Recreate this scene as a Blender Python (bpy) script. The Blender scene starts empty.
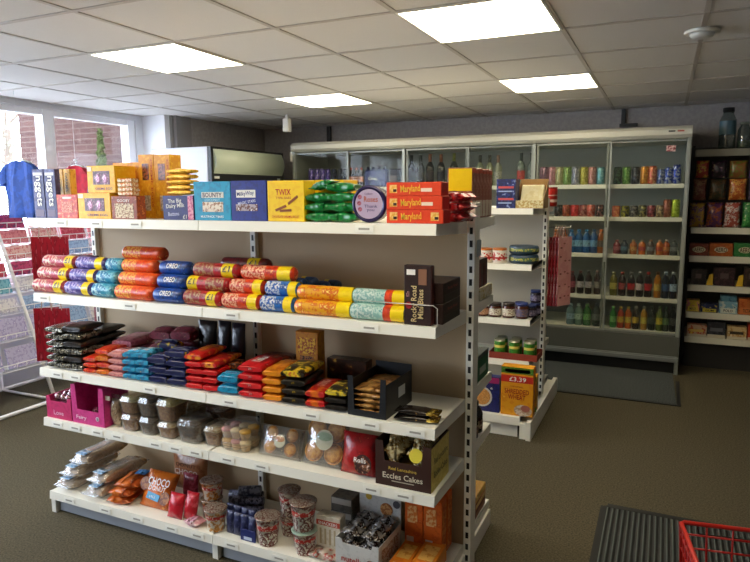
import bpy, bmesh, math, random
from mathutils import Matrix, Vector
random.seed(7)
SC = bpy.context.scene
SC.view_settings.view_transform = 'Standard'; SC.view_settings.look = 'None'
SC.view_settings.exposure = 0.0; SC.view_settings.gamma = 1.0; SC.view_settings.use_curve_mapping = False
COL = SC.collection
PI = math.pi

# ------------------------------------------------------------------ camera
F_PX, PITCH, YAW, ROLL, EYE = 628.99, .1385, .4304, .0064, 1.558
RIGHT = Vector((math.cos(YAW), math.sin(YAW), 0))
FWD = Vector((-math.sin(YAW) * math.cos(PITCH), math.cos(YAW) * math.cos(PITCH), -math.sin(PITCH)))
UP = RIGHT.cross(FWD)
CR = RIGHT * math.cos(ROLL) - UP * math.sin(ROLL)
CU = RIGHT * math.sin(ROLL) + UP * math.cos(ROLL)
cam = bpy.data.cameras.new('camera')
cam.sensor_fit = 'HORIZONTAL'; cam.sensor_width = 36; cam.lens = 36 * F_PX / 750
cam.clip_start = .05; cam.clip_end = 100
cob = bpy.data.objects.new('camera', cam); COL.objects.link(cob)
m = Matrix.Identity(4)
for i in range(3):
    m[i][0] = CR[i]; m[i][1] = CU[i]; m[i][2] = -FWD[i]
m[2][3] = EYE
cob.matrix_world = m
SC.camera = cob


def at(u, v, ax, val):
    """point of the photograph on a real plane (shelf top, cabinet front, floor)"""
    d = CR * ((u - 375) / F_PX) + CU * ((281 - v) / F_PX) + FWD
    o = Vector((0, 0, EYE)); k = 'xyz'.index(ax)
    return o + d * ((val - o[k]) / d[k])


def xcol(u, y, z):
    """x of the point at height z on the plane y that stands in pixel column u"""
    lo, hi = -200, 900
    for _ in range(40):
        v = (lo + hi) / 2
        if at(u, v, 'y', y).z > z: lo = v
        else: hi = v
    return at(u, (lo + hi) / 2, 'y', y).x


def top(u, v, y):
    return at(u, v, 'y', y).z


# ------------------------------------------------------------------ materials
def lin(h):
    h = h.lstrip('#'); r = []
    for i in (0, 2, 4):
        c = int(h[i:i + 2], 16) / 255
        r.append(c / 12.92 if c <= .04045 else ((c + .055) / 1.055) ** 2.4)
    return (*r, 1)


_mats = {}


def M(col, rough=.5, metal=0, two=None, scale=30, thr=.5, bump=0, bscale=60, spec=.5, soft=.04, stretch=None):
    key = (col, rough, metal, two, scale, thr, bump, bscale, spec, soft, stretch)
    if key in _mats: return _mats[key]
    mt = bpy.data.materials.new('surface_' + col.strip('#')); mt.use_nodes = True
    nt = mt.node_tree; b = nt.nodes['Principled BSDF']
    b.inputs['Base Color'].default_value = lin(col)
    b.inputs['Roughness'].default_value = rough; b.inputs['Metallic'].default_value = metal
    b.inputs['Specular IOR Level'].default_value = spec
    if two or bump:
        tc = nt.nodes.new('ShaderNodeTexCoord'); src = tc.outputs['Object']
        if stretch:
            mp = nt.nodes.new('ShaderNodeMapping'); mp.inputs['Scale'].default_value = stretch
            nt.links.new(src, mp.inputs['Vector']); src = mp.outputs['Vector']
    if two:
        n = nt.nodes.new('ShaderNodeTexNoise'); n.inputs['Scale'].default_value = scale * 1.6
        n.inputs['Detail'].default_value = 3
        r = nt.nodes.new('ShaderNodeValToRGB')
        cols = [col] + (list(two) if isinstance(two, tuple) else [two])
        e = r.color_ramp.elements
        e[0].color = lin(cols[0]); e[0].position = thr - soft
        e[1].color = lin(cols[1]); e[1].position = thr + soft
        if len(cols) > 2:
            a = e.new(thr + soft + .06); a.color = lin(cols[1])
            a = e.new(thr + soft + .1); a.color = lin(cols[2])
        nt.links.new(src, n.inputs['Vector']); nt.links.new(n.outputs['Fac'], r.inputs['Fac'])
        nt.links.new(r.outputs['Color'], b.inputs['Base Color'])
    if bump:
        n2 = nt.nodes.new('ShaderNodeTexNoise'); n2.inputs['Scale'].default_value = bscale
        bp = nt.nodes.new('ShaderNodeBump'); bp.inputs['Strength'].default_value = bump
        bp.inputs['Distance'].default_value = .004
        nt.links.new(src, n2.inputs['Vector']); nt.links.new(n2.outputs['Fac'], bp.inputs['Height'])
        nt.links.new(bp.outputs['Normal'], b.inputs['Normal'])
    _mats[key] = mt
    return mt


def film(col, two=None, scale=45, thr=.55):            # glossy crinkled wrapper
    return M(col, .28, 0, two, scale, thr, .5, 55, .6)


def card(col, two=None, scale=35, thr=.56):            # printed carton
    return M(col, .45, 0, two, scale, thr)


def clear(name, tint='#ffffff', gloss=.12, rough=.05, density=0.0, dens_col='#ffffff', bump=0, edge=.6):
    key = ('clear', name)
    if key in _mats: return _mats[key]
    mt = bpy.data.materials.new(name); mt.use_nodes = True
    nt = mt.node_tree; nt.nodes.clear()
    out = nt.nodes.new('ShaderNodeOutputMaterial')
    tr = nt.nodes.new('ShaderNodeBsdfTransparent'); tr.inputs['Color'].default_value = lin(tint)
    gl = nt.nodes.new('ShaderNodeBsdfGlossy'); gl.inputs['Roughness'].default_value = rough
    mx = nt.nodes.new('ShaderNodeMixShader')
    lw = nt.nodes.new('ShaderNodeLayerWeight'); lw.inputs['Blend'].default_value = .5
    pw = nt.nodes.new('ShaderNodeMath'); pw.operation = 'POWER'; pw.inputs[1].default_value = 4
    nt.links.new(lw.outputs['Facing'], pw.inputs[0])
    mul = nt.nodes.new('ShaderNodeMath'); mul.operation = 'MULTIPLY_ADD'
    mul.inputs[1].default_value = edge; mul.inputs[2].default_value = .03 + gloss * .2
    nt.links.new(pw.outputs[0], mul.inputs[0]); nt.links.new(mul.outputs[0], mx.inputs[0])
    base = tr.outputs[0]
    if density:
        df = nt.nodes.new('ShaderNodeBsdfDiffuse'); df.inputs['Color'].default_value = lin(dens_col)
        m2 = nt.nodes.new('ShaderNodeMixShader'); m2.inputs[0].default_value = density
        nt.links.new(base, m2.inputs[1]); nt.links.new(df.outputs[0], m2.inputs[2]); base = m2.outputs[0]
    nt.links.new(base, mx.inputs[1]); nt.links.new(gl.outputs[0], mx.inputs[2])
    if bump:
        tc = nt.nodes.new('ShaderNodeTexCoord')
        n2 = nt.nodes.new('ShaderNodeTexNoise'); n2.inputs['Scale'].default_value = 45
        bp = nt.nodes.new('ShaderNodeBump'); bp.inputs['Strength'].default_value = bump
        bp.inputs['Distance'].default_value = .006
        nt.links.new(tc.outputs['Object'], n2.inputs['Vector']); nt.links.new(n2.outputs['Fac'], bp.inputs['Height'])
        nt.links.new(bp.outputs['Normal'], gl.inputs['Normal'])
    nt.links.new(mx.outputs[0], out.inputs['Surface'])
    _mats[key] = mt
    return mt


def emit(name, col, s):
    mt = bpy.data.materials.new(name); mt.use_nodes = True
    b = mt.node_tree.nodes['Principled BSDF']
    b.inputs['Base Color'].default_value = lin(col)
    b.inputs['Emission Color'].default_value = lin(col); b.inputs['Emission Strength'].default_value = s
    return mt


WHITE = M('#e2e1d8', .35); SHELF = M('#f1efe3', .38); PANEL = M('#bfa682', .6); CHROME = M('#c9ccd0', .25, .9)
BLACK = M('#0c0c0e', .5); INK = M('#1b1b1f', .5); PAPER = M('#efeee8', .6); YEL = film('#f2d211')
DARKGREY = M('#3a3b3d', .5); GREYM = M('#8d9090', .35, .3); STEEL = M('#6f7272', .4, .4)


# ------------------------------------------------------------------ mesh helpers
def mesh_from(bm, name, mats, smooth=False):
    me = bpy.data.meshes.new(name)
    if smooth:
        for f in bm.faces: f.smooth = True
    bm.to_mesh(me); bm.free()
    for k in (mats if isinstance(mats, (list, tuple)) else [mats]): me.materials.append(k)
    return me


def bm_box(bm, x0, x1, y0, y1, z0, z1, mi=0):
    v = [bm.verts.new(p) for p in ((x0, y0, z0), (x1, y0, z0), (x1, y1, z0), (x0, y1, z0), (x0, y0, z1), (x1, y0, z1), (x1, y1, z1), (x0, y1, z1))]
    for q in ((0, 3, 2, 1), (4, 5, 6, 7), (0, 1, 5, 4), (1, 2, 6, 5), (2, 3, 7, 6), (3, 0, 4, 7)):
        f = bm.faces.new([v[i] for i in q]); f.material_index = mi


def bm_tube(bm, pts, r, seg=8, mi=0, closed=False):
    pts = [Vector(p) for p in pts]; n = len(pts); rings = []
    for i, p in enumerate(pts):
        if closed: t = (pts[(i + 1) % n] - pts[i - 1])
        else: t = (pts[min(i + 1, n - 1)] - pts[max(i - 1, 0)])
        t.normalize()
        a = t.cross(Vector((0, 0, 1)))
        if a.length < .05: a = t.cross(Vector((1, 0, 0)))
        a.normalize(); b = a.cross(t)
        rings.append([bm.verts.new(p + (a * math.cos(2 * PI * k / seg) + b * math.sin(2 * PI * k / seg)) * r) for k in range(seg)])
    for i in range(n if closed else n - 1):
        A = rings[i]; B = rings[(i + 1) % n]
        for k in range(seg):
            f = bm.faces.new((A[k], A[(k + 1) % seg], B[(k + 1) % seg], B[k])); f.material_index = mi
    if not closed:
        f = bm.faces.new(rings[0][::-1]); f.material_index = mi
        f = bm.faces.new(rings[-1]); f.material_index = mi


def bm_lathe(bm, prof, seg=20, mi=0, caps=True):
    rings = []
    for r, z in prof:
        rings.append([bm.verts.new((r * math.cos(2 * PI * k / seg), r * math.sin(2 * PI * k / seg), z)) for k in range(seg)])
    for A, B in zip(rings, rings[1:]):
        for k in range(seg):
            f = bm.faces.new((A[k], A[(k + 1) % seg], B[(k + 1) % seg], B[k])); f.material_index = mi; f.smooth = True
    if caps:
        f = bm.faces.new(rings[0][::-1]); f.material_index = mi
        f = bm.faces.new(rings[-1]); f.material_index = mi


_mc = {}


def box_mesh(w, d, h, mat, bev=.0015, name='box'):
    key = ('b', round(w, 4), round(d, 4), round(h, 4), mat, bev)
    if key not in _mc:
        bm = bmesh.new(); bm_box(bm, -w / 2, w / 2, -d / 2, d / 2, 0, h)
        if bev: bmesh.ops.bevel(bm, geom=bm.edges[:], offset=min(bev, w * .2, d * .2, h * .2), segments=1, affect='EDGES')
        _mc[key] = mesh_from(bm, name, mat)
    return _mc[key]


def lathe_mesh(prof, mat, seg=20, name='turned', caps=True, axis='z'):
    key = ('l', tuple(prof), mat, seg, caps, axis)
    if key not in _mc:
        bm = bmesh.new(); bm_lathe(bm, prof, seg, 0, caps)
        if axis == 'x': bmesh.ops.rotate(bm, verts=bm.verts[:], matrix=Matrix.Rotation(PI / 2, 3, 'Y'))
        if axis == 'y': bmesh.ops.rotate(bm, verts=bm.verts[:], matrix=Matrix.Rotation(PI / 2, 3, 'X'))
        _mc[key] = mesh_from(bm, name, mat)
    return _mc[key]


def pack_mesh(L, W, H, mat, crimp=.016, seed=0, jag=.0012, name='flow_wrap', flat=.05):
    """pillow wrapper lying on its base, long axis X, flat crimped fins at both ends"""
    key = ('p', round(L, 4), round(W, 4), round(H, 4), mat, crimp, seed)
    if key in _mc: return _mc[key]
    rnd = random.Random(seed); bm = bmesh.new(); N = 16; rings = []
    xs = [-L / 2, -L / 2 + crimp, -L / 2 + crimp + .012, -L / 2 + crimp + .03, -L * .18, 0, L * .18, L / 2 - crimp - .03, L / 2 - crimp - .012, L / 2 - crimp, L / 2]
    hs = [flat, flat * 1.4, .72, .97, 1, .98, 1, .97, .72, flat * 1.4, flat]
    ws = [1.0, .99, .98, 1, 1, 1, 1, 1, .98, .99, 1.0]
    for x, h, w in zip(xs, hs, ws):
        ring = []
        for k in range(N):
            t = 2 * PI * (k + .5) / N; c, s = math.cos(t), math.sin(t)
            y = abs(c) ** .45 * (1 if c > 0 else -1) * W / 2 * w
            z = abs(s) ** .6 * (1 if s > 0 else -1) * H / 2 * h
            z = max(z, -H / 2)
            ring.append(bm.verts.new((x + rnd.uniform(-jag, jag), y + rnd.uniform(-jag, jag), H / 2 + z + (rnd.uniform(0, jag) if s > 0 else 0))))
        rings.append(ring)
    for A, B in zip(rings, rings[1:]):
        for k in range(N):
            f = bm.faces.new((A[k], B[k], B[(k + 1) % N], A[(k + 1) % N])); f.smooth = True
    bm.faces.new(rings[0]); bm.faces.new(rings[-1][::-1])
    bmesh.ops.recalc_face_normals(bm, faces=bm.faces[:])
    _mc[key] = mesh_from(bm, name, mat)
    return _mc[key]


def bag_mesh(w, h, t, mat, seed=0, name='bag'):
    """upright pillow bag with flat top and bottom seals, standing on its bottom seal"""
    key = ('g', round(w, 4), round(h, 4), round(t, 4), mat, seed)
    if key in _mc: return _mc[key]
    rnd = random.Random(seed); bm = bmesh.new(); nx, nz = 8, 9; F = []; B = []
    for side, store in ((-1, F), (1, B)):
        for j in range(nz + 1):
            row = []
            for i in range(nx + 1):
                u = i / nx * 2 - 1; v = j / nz
                vv = min(1, max(0, (v - .07) / .86))
                bul = (1 - abs(u) ** 2.4) ** .6 * max(0, math.sin(PI * vv)) ** .45
                wx = 1 - .07 * math.sin(PI * v)
                edge = abs(u) > .99
                y = side * (.0008 + t / 2 * bul) + (0 if edge else rnd.uniform(-.002, .002) * bul)
                row.append((u * w / 2 * wx, 0 if edge else y, v * h))
            store.append(row)
    vf = [[bm.verts.new(p) for p in r] for r in F]
    vb = [[(vf[j][i] if i in (0, nx) else bm.verts.new(B[j][i])) for i in range(nx + 1)] for j in range(nz + 1)]
    for j in range(nz):
        for i in range(nx):
            f = bm.faces.new((vf[j][i], vf[j][i + 1], vf[j + 1][i + 1], vf[j + 1][i])); f.smooth = True
            f = bm.faces.new((vb[j][i + 1], vb[j][i], vb[j + 1][i], vb[j + 1][i + 1])); f.smooth = True
    for j in (0, nz):
        for i in range(nx):
            vs = []
            for v in (vf[j][i], vf[j][i + 1], vb[j][i + 1], vb[j][i]):
                if v not in vs: vs.append(v)
            if len(vs) > 2:
                try: bm.faces.new(vs)
                except ValueError: pass
    bmesh.ops.recalc_face_normals(bm, faces=bm.faces[:])
    _mc[key] = mesh_from(bm, name, mat)
    return _mc[key]


def text_mesh(body, w, h, mat, bold=.012):
    key = ('t', body, round(w, 4), round(h, 4), mat)
    if key in _mc: return _mc[key]
    cu = bpy.data.curves.new('txt', 'FONT'); cu.body = body; cu.align_x = 'CENTER'; cu.align_y = 'CENTER'
    cu.resolution_u = 2; cu.offset = bold; cu.space_line = .85
    ob = bpy.data.objects.new('txt', cu); COL.objects.link(ob)
    dg = bpy.context.evaluated_depsgraph_get(); dg.update()
    me = bpy.data.meshes.new_from_object(ob.evaluated_get(dg))
    bpy.data.objects.remove(ob); bpy.data.curves.remove(cu)
    xs = [v.co.x for v in me.vertices]; ys = [v.co.y for v in me.vertices]
    cx, cy = (max(xs) + min(xs)) / 2, (max(ys) + min(ys)) / 2
    sx = w / (max(xs) - min(xs)); sy = h / (max(ys) - min(ys))
    for v in me.vertices: v.co = Vector(((v.co.x - cx) * sx, (v.co.y - cy) * sy, 0))
    me.materials.clear(); me.materials.append(mat); me.name = 'lettering'
    _mc[key] = me
    return me


# ------------------------------------------------------------------ objects
def tag(o, label=None, cat=None, group=None, kind=None):
    if label: o['label'] = label
    if cat: o['category'] = cat
    if group: o['group'] = group
    if kind: o['kind'] = kind
    return o


def obj(name, me, parent=None, loc=(0, 0, 0), rot=(0, 0, 0), label=None):
    o = bpy.data.objects.new(name, me); COL.objects.link(o)
    o.parent = parent; o.location = loc; o.rotation_euler = rot
    if label: o['label'] = label
    return o


def thing(name, label, cat, loc=(0, 0, 0), rz=0, group=None):
    o = bpy.data.objects.new(name, None); COL.objects.link(o); o.empty_display_size = .05
    o.location = loc; o.rotation_euler = (0, 0, rz)
    return tag(o, label, cat, group)


def dup(root, loc, rz, label, group=None):
    c = root.copy(); COL.objects.link(c); c.location = loc; c.rotation_euler = (root.rotation_euler[0], root.rotation_euler[1], rz); c['label'] = label
    if group: c['group'] = group
    for ch in list(root.children):
        k = ch.copy(); COL.objects.link(k); k.parent = c
        for g in list(ch.children):
            d = g.copy(); COL.objects.link(d); d.parent = k
    return c


def struct(name, bm, mat, parent=None, smooth=False):
    o = obj(name, mesh_from(bm, name, mat, smooth), parent)
    if not parent: o['kind'] = 'structure'
    return o


FRONT = (PI / 2, 0, 0)


class Pack:
    """a carton standing with its printed front towards -Y"""

    def __init__(s, name, label, cat, x0, x1, yf, d, z, h, mat, group=None, rz=0, part='carton', bev=.0015):
        s.w, s.d, s.h = x1 - x0, d, h
        s.root = thing(name, label, cat, ((x0 + x1) / 2, yf + d / 2, z), rz, group)
        s.body = obj(part, box_mesh(s.w, d, h, mat, bev, part), s.root)

    def patch(s, u0, v0, u1, v1, mat, name='printed_panel', side='f', lift=.0006, label=None):
        """flat printed label at fractions of the face"""
        k = .0012
        if side == 'f':
            w, h = (u1 - u0) * s.w, (v1 - v0) * s.h
            return obj(name, box_mesh(w, k, h, mat, 0, name), s.root, (((u0 + u1) / 2 - .5) * s.w, -s.d / 2 - lift, v0 * s.h), label=label)
        if side == 'r':
            w, h = (u1 - u0) * s.d, (v1 - v0) * s.h
            return obj(name, box_mesh(k, w, h, mat, 0, name), s.root, (s.w / 2 + lift, ((u0 + u1) / 2 - .5) * s.d, v0 * s.h), label=label)
        w, h = (u1 - u0) * s.w, (v1 - v0) * s.d
        return obj(name, box_mesh(w, h, k, mat, 0, name), s.root, (((u0 + u1) / 2 - .5) * s.w, ((v0 + v1) / 2 - .5) * s.d, s.h - k + lift), label=label)

    def text(s, body, u, v, w, h, mat, side='f', spin=0, lift=.0028, tilt=0):
        W, Hh = (s.w, s.h) if side == 'f' else ((s.d, s.h) if side == 'r' else (s.w, s.d))
        if spin: me = text_mesh(body, h * Hh, w * W, mat)
        else: me = text_mesh(body, w * W, h * Hh, mat)
        R = Matrix.Rotation(spin + tilt, 4, 'Z')
        if side == 'f':
            mt = Matrix.Translation(((u - .5) * s.w, -s.d / 2 - lift, v * s.h)) @ Matrix.Rotation(PI / 2, 4, 'X') @ R
        elif side == 'r':
            mt = Matrix.Translation((s.w / 2 + lift, (u - .5) * s.d, v * s.h)) @ Matrix.Rotation(PI / 2, 4, 'Z') @ Matrix.Rotation(PI / 2, 4, 'X') @ R
        else:
            mt = Matrix.Translation(((u - .5) * s.w, (v - .5) * s.d, s.h + lift)) @ R
        o = obj('lettering', me, s.root); o.matrix_local = mt
        return o

    def disc(s, u, v, r, mat, name='printed_disc', lift=.0016, sx=1.0, side='f'):
        me = lathe_mesh([(r, 0), (r, .0008)], mat, 20, name)
        if side == 'f':
            o = obj(name, me, s.root, ((u - .5) * s.w, -s.d / 2 - lift + .0008, v * s.h), FRONT)
        else:
            o = obj(name, me, s.root, ((u - .5) * s.w, (v - .5) * s.d, s.h + lift - .0008))
        o.scale = (sx, 1, 1)
        return o


# ------------------------------------------------------------------ the setting
WX, WY, CZ = -4.85, 6.62, 2.343
XR, YN = 2.3, -2.3


def noise_floor():
    mt = M('#635c49', .95, 0, ('#443f33',), 75, .5, .6, 400, .1, .16)
    return mt


bm = bmesh.new(); bm_box(bm, WX - .3, XR + .2, YN - .2, WY + .2, -.1, 0); struct('floor', bm, noise_floor())
bm = bmesh.new(); bm_box(bm, WX - .3, XR + .2, YN - .2, WY + .2, CZ, CZ + .1)
struct('ceiling', bm, M('#dbd8d4', .9, 0, ('#d1cdc9',), 250, .55, spec=.1))
GX0, GDX, GY0, GDY = -2.356, .62, 3.2735, .618
bm = bmesh.new()
for i in range(-4, 8): bm_box(bm, GX0 + i * GDX - .012, GX0 + i * GDX + .012, YN, WY, CZ - .004, CZ + .002)
for j in range(-9, 6): bm_box(bm, WX, XR, GY0 + j * GDY - .012, GY0 + j * GDY + .012, CZ - .0045, CZ + .002)
struct('trim_1', bm, M('#b8b1a9', .6))
WALL = M('#aba5a1', .85, 0, ('#a39d9a',), 20, .5, spec=.2); LWALL = M('#d9d9db', .8)
bm = bmesh.new(); bm_box(bm, WX - .3, XR + .2, WY, WY + .2, 0, CZ); struct('wall_back', bm, WALL)
bm = bmesh.new(); bm_box(bm, XR, XR + .2, YN, WY, 0, CZ); struct('wall_right', bm, M('#8a857c', .85))
bm = bmesh.new(); bm_box(bm, WX - .3, XR + .2, YN - .2, YN, 0, CZ); struct('wall_front', bm, M('#8a857c', .85))
# window wall: dado below, lintel above, pillar at the end
WB, WT, WY0, WY1 = .85, 2.29, -1.6, 4.86
bm = bmesh.new()
bm_box(bm, WX - .13, WX, YN, WY1, 0, WB); bm_box(bm, WX - .13, WX, YN, WY1, WT, CZ)
bm_box(bm, WX - .13, WX, YN, WY0, WB, WT); bm_box(bm, WX - .13, WX, WY1, 4.95, 0, CZ)
struct('wall_left', bm, LWALL)
bm = bmesh.new(); bm_box(bm, WX - .13, -4.56, 4.95, 5.02, 0, CZ); struct('wall_pillar', bm, M('#ececee', .8))
bm = bmesh.new(); bm_box(bm, WX - .13, -4.535, 5.02, 5.05, 0, CZ); bm_box(bm, WX - .13, -4.5, 5.05, 5.27, 0, CZ)
struct('trim_2', bm, M('#8f8b88', .7))
bm = bmesh.new(); bm_box(bm, WX - .13, -4.52, 5.27, WY, 0, CZ); struct('wall_alcove', bm, WALL)
# window: frame, mullions, glass
bm = bmesh.new(); FW = .055
bm_box(bm, WX - .12, WX - .03, WY0, WY1, WT - .05, WT); bm_box(bm, WX - .12, WX - .03, WY0, WY1, WB, WB + .07)
for y in (WY0 + .03, .1, 1.37, 2.64, 3.885, WY1 - .03):
    bm_box(bm, WX - .12, WX - .02, y - FW, y + FW, WB, WT)
win = struct('window_1', bm, M('#f0f0f2', .35))
ys = (WY0 + .03, .1, 1.37, 2.64, 3.885, WY1 - .03)
GL = clear('window_glass', '#f4f8f8', .15, .01)
for a, b in zip(ys, ys[1:]):
    bm = bmesh.new(); bm_box(bm, WX - .078, WX - .072, a + FW, b - FW, WB + .07, WT - .05)
    obj('window_pane', mesh_from(bm, 'window_pane', GL), win)
bm = bmesh.new(); bm_box(bm, WX - .12, WX + .06, WY0, WY1, WB - .04, WB); struct('trim_3', bm, M('#eeeeee', .4))

# outside: brick pier and wall, ground, tree
bk = bpy.data.materials.new('brickwork'); bk.use_nodes = True
nt = bk.node_tree; bt = nt.nodes.new('ShaderNodeTexBrick'); tc = nt.nodes.new('ShaderNodeTexCoord'); mp = nt.nodes.new('ShaderNodeMapping')
mp.inputs['Rotation'].default_value = (PI / 2, 0, 0)
bt.inputs['Color1'].default_value = lin('#4c2d26'); bt.inputs['Color2'].default_value = lin('#402420'); bt.inputs['Mortar'].default_value = lin('#5a4840')
bt.inputs['Scale'].default_value = 1; bt.inputs['Brick Width'].default_value = .225; bt.inputs['Row Height'].default_value = .075; bt.inputs['Mortar Size'].default_value = .008
nt.links.new(tc.outputs['Object'], mp.inputs['Vector']); nt.links.new(mp.outputs['Vector'], bt.inputs['Vector'])
nt.links.new(bt.outputs['Color'], nt.nodes['Principled BSDF'].inputs['Base Color']); nt.nodes['Principled BSDF'].inputs['Roughness'].default_value = .9
bx = at(21, 150, 'y', 6.4).x
bm = bmesh.new(); bm_box(bm, bx, WX - .32, 6.4, 6.65, -.1, 4.5)
bw = obj('outside_brick_wall', mesh_from(bm, 'brick_wall', bk)); tag(bw, 'red brick building wall outside the window panes', 'wall', None, 'thing')
t = thing('outside_added_shade', 'flat porch roof outside the window, over the brick wall', 'porch roof', (0, 0, 0))  # added slab on posts, out of view, keeps sky light off the brick
bm = bmesh.new(); bm_box(bm, bx, WX - .32, 3.2, 6.4, 3.2, 3.3); obj('shade_slab', mesh_from(bm, 'shade_slab', M('#b8b4ae', .8)), t)
for x in (bx + .1, WX - .5):
    bm = bmesh.new(); bm_box(bm, x - .04, x + .04, 3.3, 3.38, -.1, 3.2); obj('post', mesh_from(bm, 'post', WHITE), t)
cf = at(104, 150, 'y', 6.2)
t = thing('outside_conifer', 'slim yellow green conifer against the brick wall outside', 'conifer', (cf.x, 6.15, -.1))
bm = bmesh.new(); bm_tube(bm, [(0, 0, 0), (0, 0, 2.3)], .03, 6); obj('trunk', mesh_from(bm, 'trunk', M('#5a4634', .9)), t)
bm = bmesh.new(); rnd = random.Random(9)
for k in range(900):
    z = .5 + 2.0 * rnd.random() ** .9; rr = .17 * (1 - ((z - .5) / 2.1) ** 1.6) * rnd.random() ** .4; a = rnd.uniform(0, 2 * PI)
    c = Vector((rr * math.cos(a), rr * math.sin(a), z)); e1 = Vector((rnd.uniform(-1, 1), rnd.uniform(-1, 1), rnd.uniform(.2, 1.4))).normalized(); e2 = e1.orthogonal().normalized()
    bm.faces.new([bm.verts.new(c + e1 * .05), bm.verts.new(c + e2 * .012), bm.verts.new(c - e1 * .05), bm.verts.new(c - e2 * .012)])
obj('foliage', mesh_from(bm, 'foliage', M('#4a5426', .8)), t)
bm = bmesh.new(); bm_box(bm, -30, WX - .31, -25, 30, -.2, -.1); struct('ground_outside', bm, M('#c9c8c6', .9))


def make_tree(x, y, h, label):
    t = thing('street_tree', label, 'tree', (x, y, -.1))
    bm = bmesh.new(); bm_tube(bm, [(0, 0, 0), (.05, 0, h * .4), (0, .05, h * .75)], .09, 8)
    for k in range(9):
        a = k * 2.4; z = h * (.35 + .05 * k)
        bm_tube(bm, [(0, 0, z), (math.cos(a) * .6, math.sin(a) * .6, z + .5), (math.cos(a) * 1.1, math.sin(a) * 1.1, z + 1.2)], .03, 6)
    obj('trunk', mesh_from(bm, 'trunk', M('#6b5d52', .9)), t)
    bm = bmesh.new(); rnd = random.Random(int(x * 10))
    for k in range(1500):
        a, b = rnd.uniform(0, 2 * PI), rnd.gauss(0, .5); r = 1.5 * rnd.random() ** .4
        c = Vector((math.cos(a) * r * math.cos(b), math.sin(a) * r * math.cos(b), h * .68 + r * math.sin(b) * 1.3))
        e1 = Vector((rnd.uniform(-1, 1), rnd.uniform(-1, 1), rnd.uniform(-1, 1))).normalized(); e2 = e1.orthogonal().normalized()
        s = rnd.uniform(.03, .07)
        bm.faces.new([bm.verts.new(c + e1 * s), bm.verts.new(c + e2 * s * .5), bm.verts.new(c - e1 * s), bm.verts.new(c - e2 * s * .5)])
    obj('foliage', mesh_from(bm, 'foliage', M('#8a9a80', .8)), t)


tp = at(6, 150, 'x', -13.5)
make_tree(tp.x, tp.y, 4.2, 'pale leafy tree outside the left window pane')

# ------------------------------------------------------------------ world and lamps
w = bpy.data.worlds.new('sky'); SC.world = w; w.use_nodes = True
bg = w.node_tree.nodes['Background']; bg.inputs[0].default_value = lin('#e4ebff'); bg.inputs[1].default_value = 17
pl = bpy.data.lights.new('window_portal', 'AREA'); pl.shape = 'RECTANGLE'; pl.size = WY1 - WY0; pl.size_y = WT - WB
pl.cycles.is_portal = True
po = bpy.data.objects.new('window_portal', pl); COL.objects.link(po)
po.location = (WX - .16, (WY0 + WY1) / 2, (WB + WT) / 2)
po.matrix_world = Matrix.Translation(po.location) @ Matrix(((0, 0, -1, 0), (1, 0, 0, 0), (0, -1, 0, 0), (0, 0, 0, 1)))

PANELLIGHT = emit('lit_diffuser', '#fff0d0', 16.0)
cells = [(2, -1, 'large square ceiling light panel nearest the camera, at the top of the photo'), (2, 2, 'square ceiling light panel in front of the drinks fridge, right of centre'),
         (-1, -1, 'square ceiling light panel nearest the window'), (-1, 2, 'square ceiling light panel above the white cooler, furthest left of the back pair'),
         (2, -4, 'square ceiling light panel overhead, in front of the foreground shelves'), (-1, -4, 'square ceiling light panel overhead, in front of the window side'),
         ]
for i, j, lb in cells:
    x, y = GX0 + (i + .5) * GDX, GY0 + (j + .5) * GDY
    t = thing('ceiling_light', lb, 'ceiling light', (x, y, CZ), 0, 'square light panels in the tiled ceiling')
    bm = bmesh.new(); bm_box(bm, -.298, .298, -.298, .298, -.008, -.006); obj('diffuser', mesh_from(bm, 'diffuser', PANELLIGHT), t)
    bm = bmesh.new()
    for s in (-1, 1):
        bm_box(bm, min(s * .298, s * .31), max(s * .298, s * .31), -.31, .31, -.009, 0); bm_box(bm, -.298, .298, min(s * .298, s * .31), max(s * .298, s * .31), -.009, 0)
    obj('frame', mesh_from(bm, 'frame', WHITE), t)

# ceiling fittings
p = at(702, 34, 'z', CZ - .02)
t = thing('smoke_detector', 'round white smoke detector on the ceiling tiles', 'smoke detector', (p.x, p.y, CZ))
obj('base', lathe_mesh([(.075, -.018), (.08, -.012), (.08, -.004)], WHITE, 24), t)
obj('sensor_head', lathe_mesh([(.03, -.04), (.05, -.034), (.058, -.018)], M('#cfcfca', .5), 24), t)
p = at(287, 124, 'y', 5.5)
t = thing('motion_sensor', 'small white boxy sensor hanging from the ceiling before the dark corner', 'sensor', (p.x, p.y, CZ))
obj('stem', box_mesh(.03, .03, .04, WHITE), t, (0, 0, -.044)); obj('housing', box_mesh(.07, .06, .13, WHITE, .006), t, (0, 0, -.17))
p = at(623, 118, 'y', 6.55)
t = thing('wall_bracket', 'small dark bracket on the back wall above the right-hand fridge doors', 'bracket', (p.x, WY - .002, 2.2))
obj('post', box_mesh(.035, .03, .14, DARKGREY), t, (0, -.02, 0)); obj('foot', box_mesh(.16, .05, .03, DARKGREY), t, (.05, -.03, -.03))
p = at(329, 130, 'y', 6.6)
tag(obj('cable_conduit', box_mesh(.05, .03, .2, M('#2c2a29', .6)), None, (p.x, WY - .02, CZ - .21)), 'short dark conduit on the back wall above the left end of the fridge', 'conduit')

# ------------------------------------------------------------------ foreground double-sided shelving
XL, XE, XM, YF, YC = -2.687, -.686, -1.686, 1.991, 2.385
ZT = [1.4545, 1.103, .741, .4926, .1155]


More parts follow.
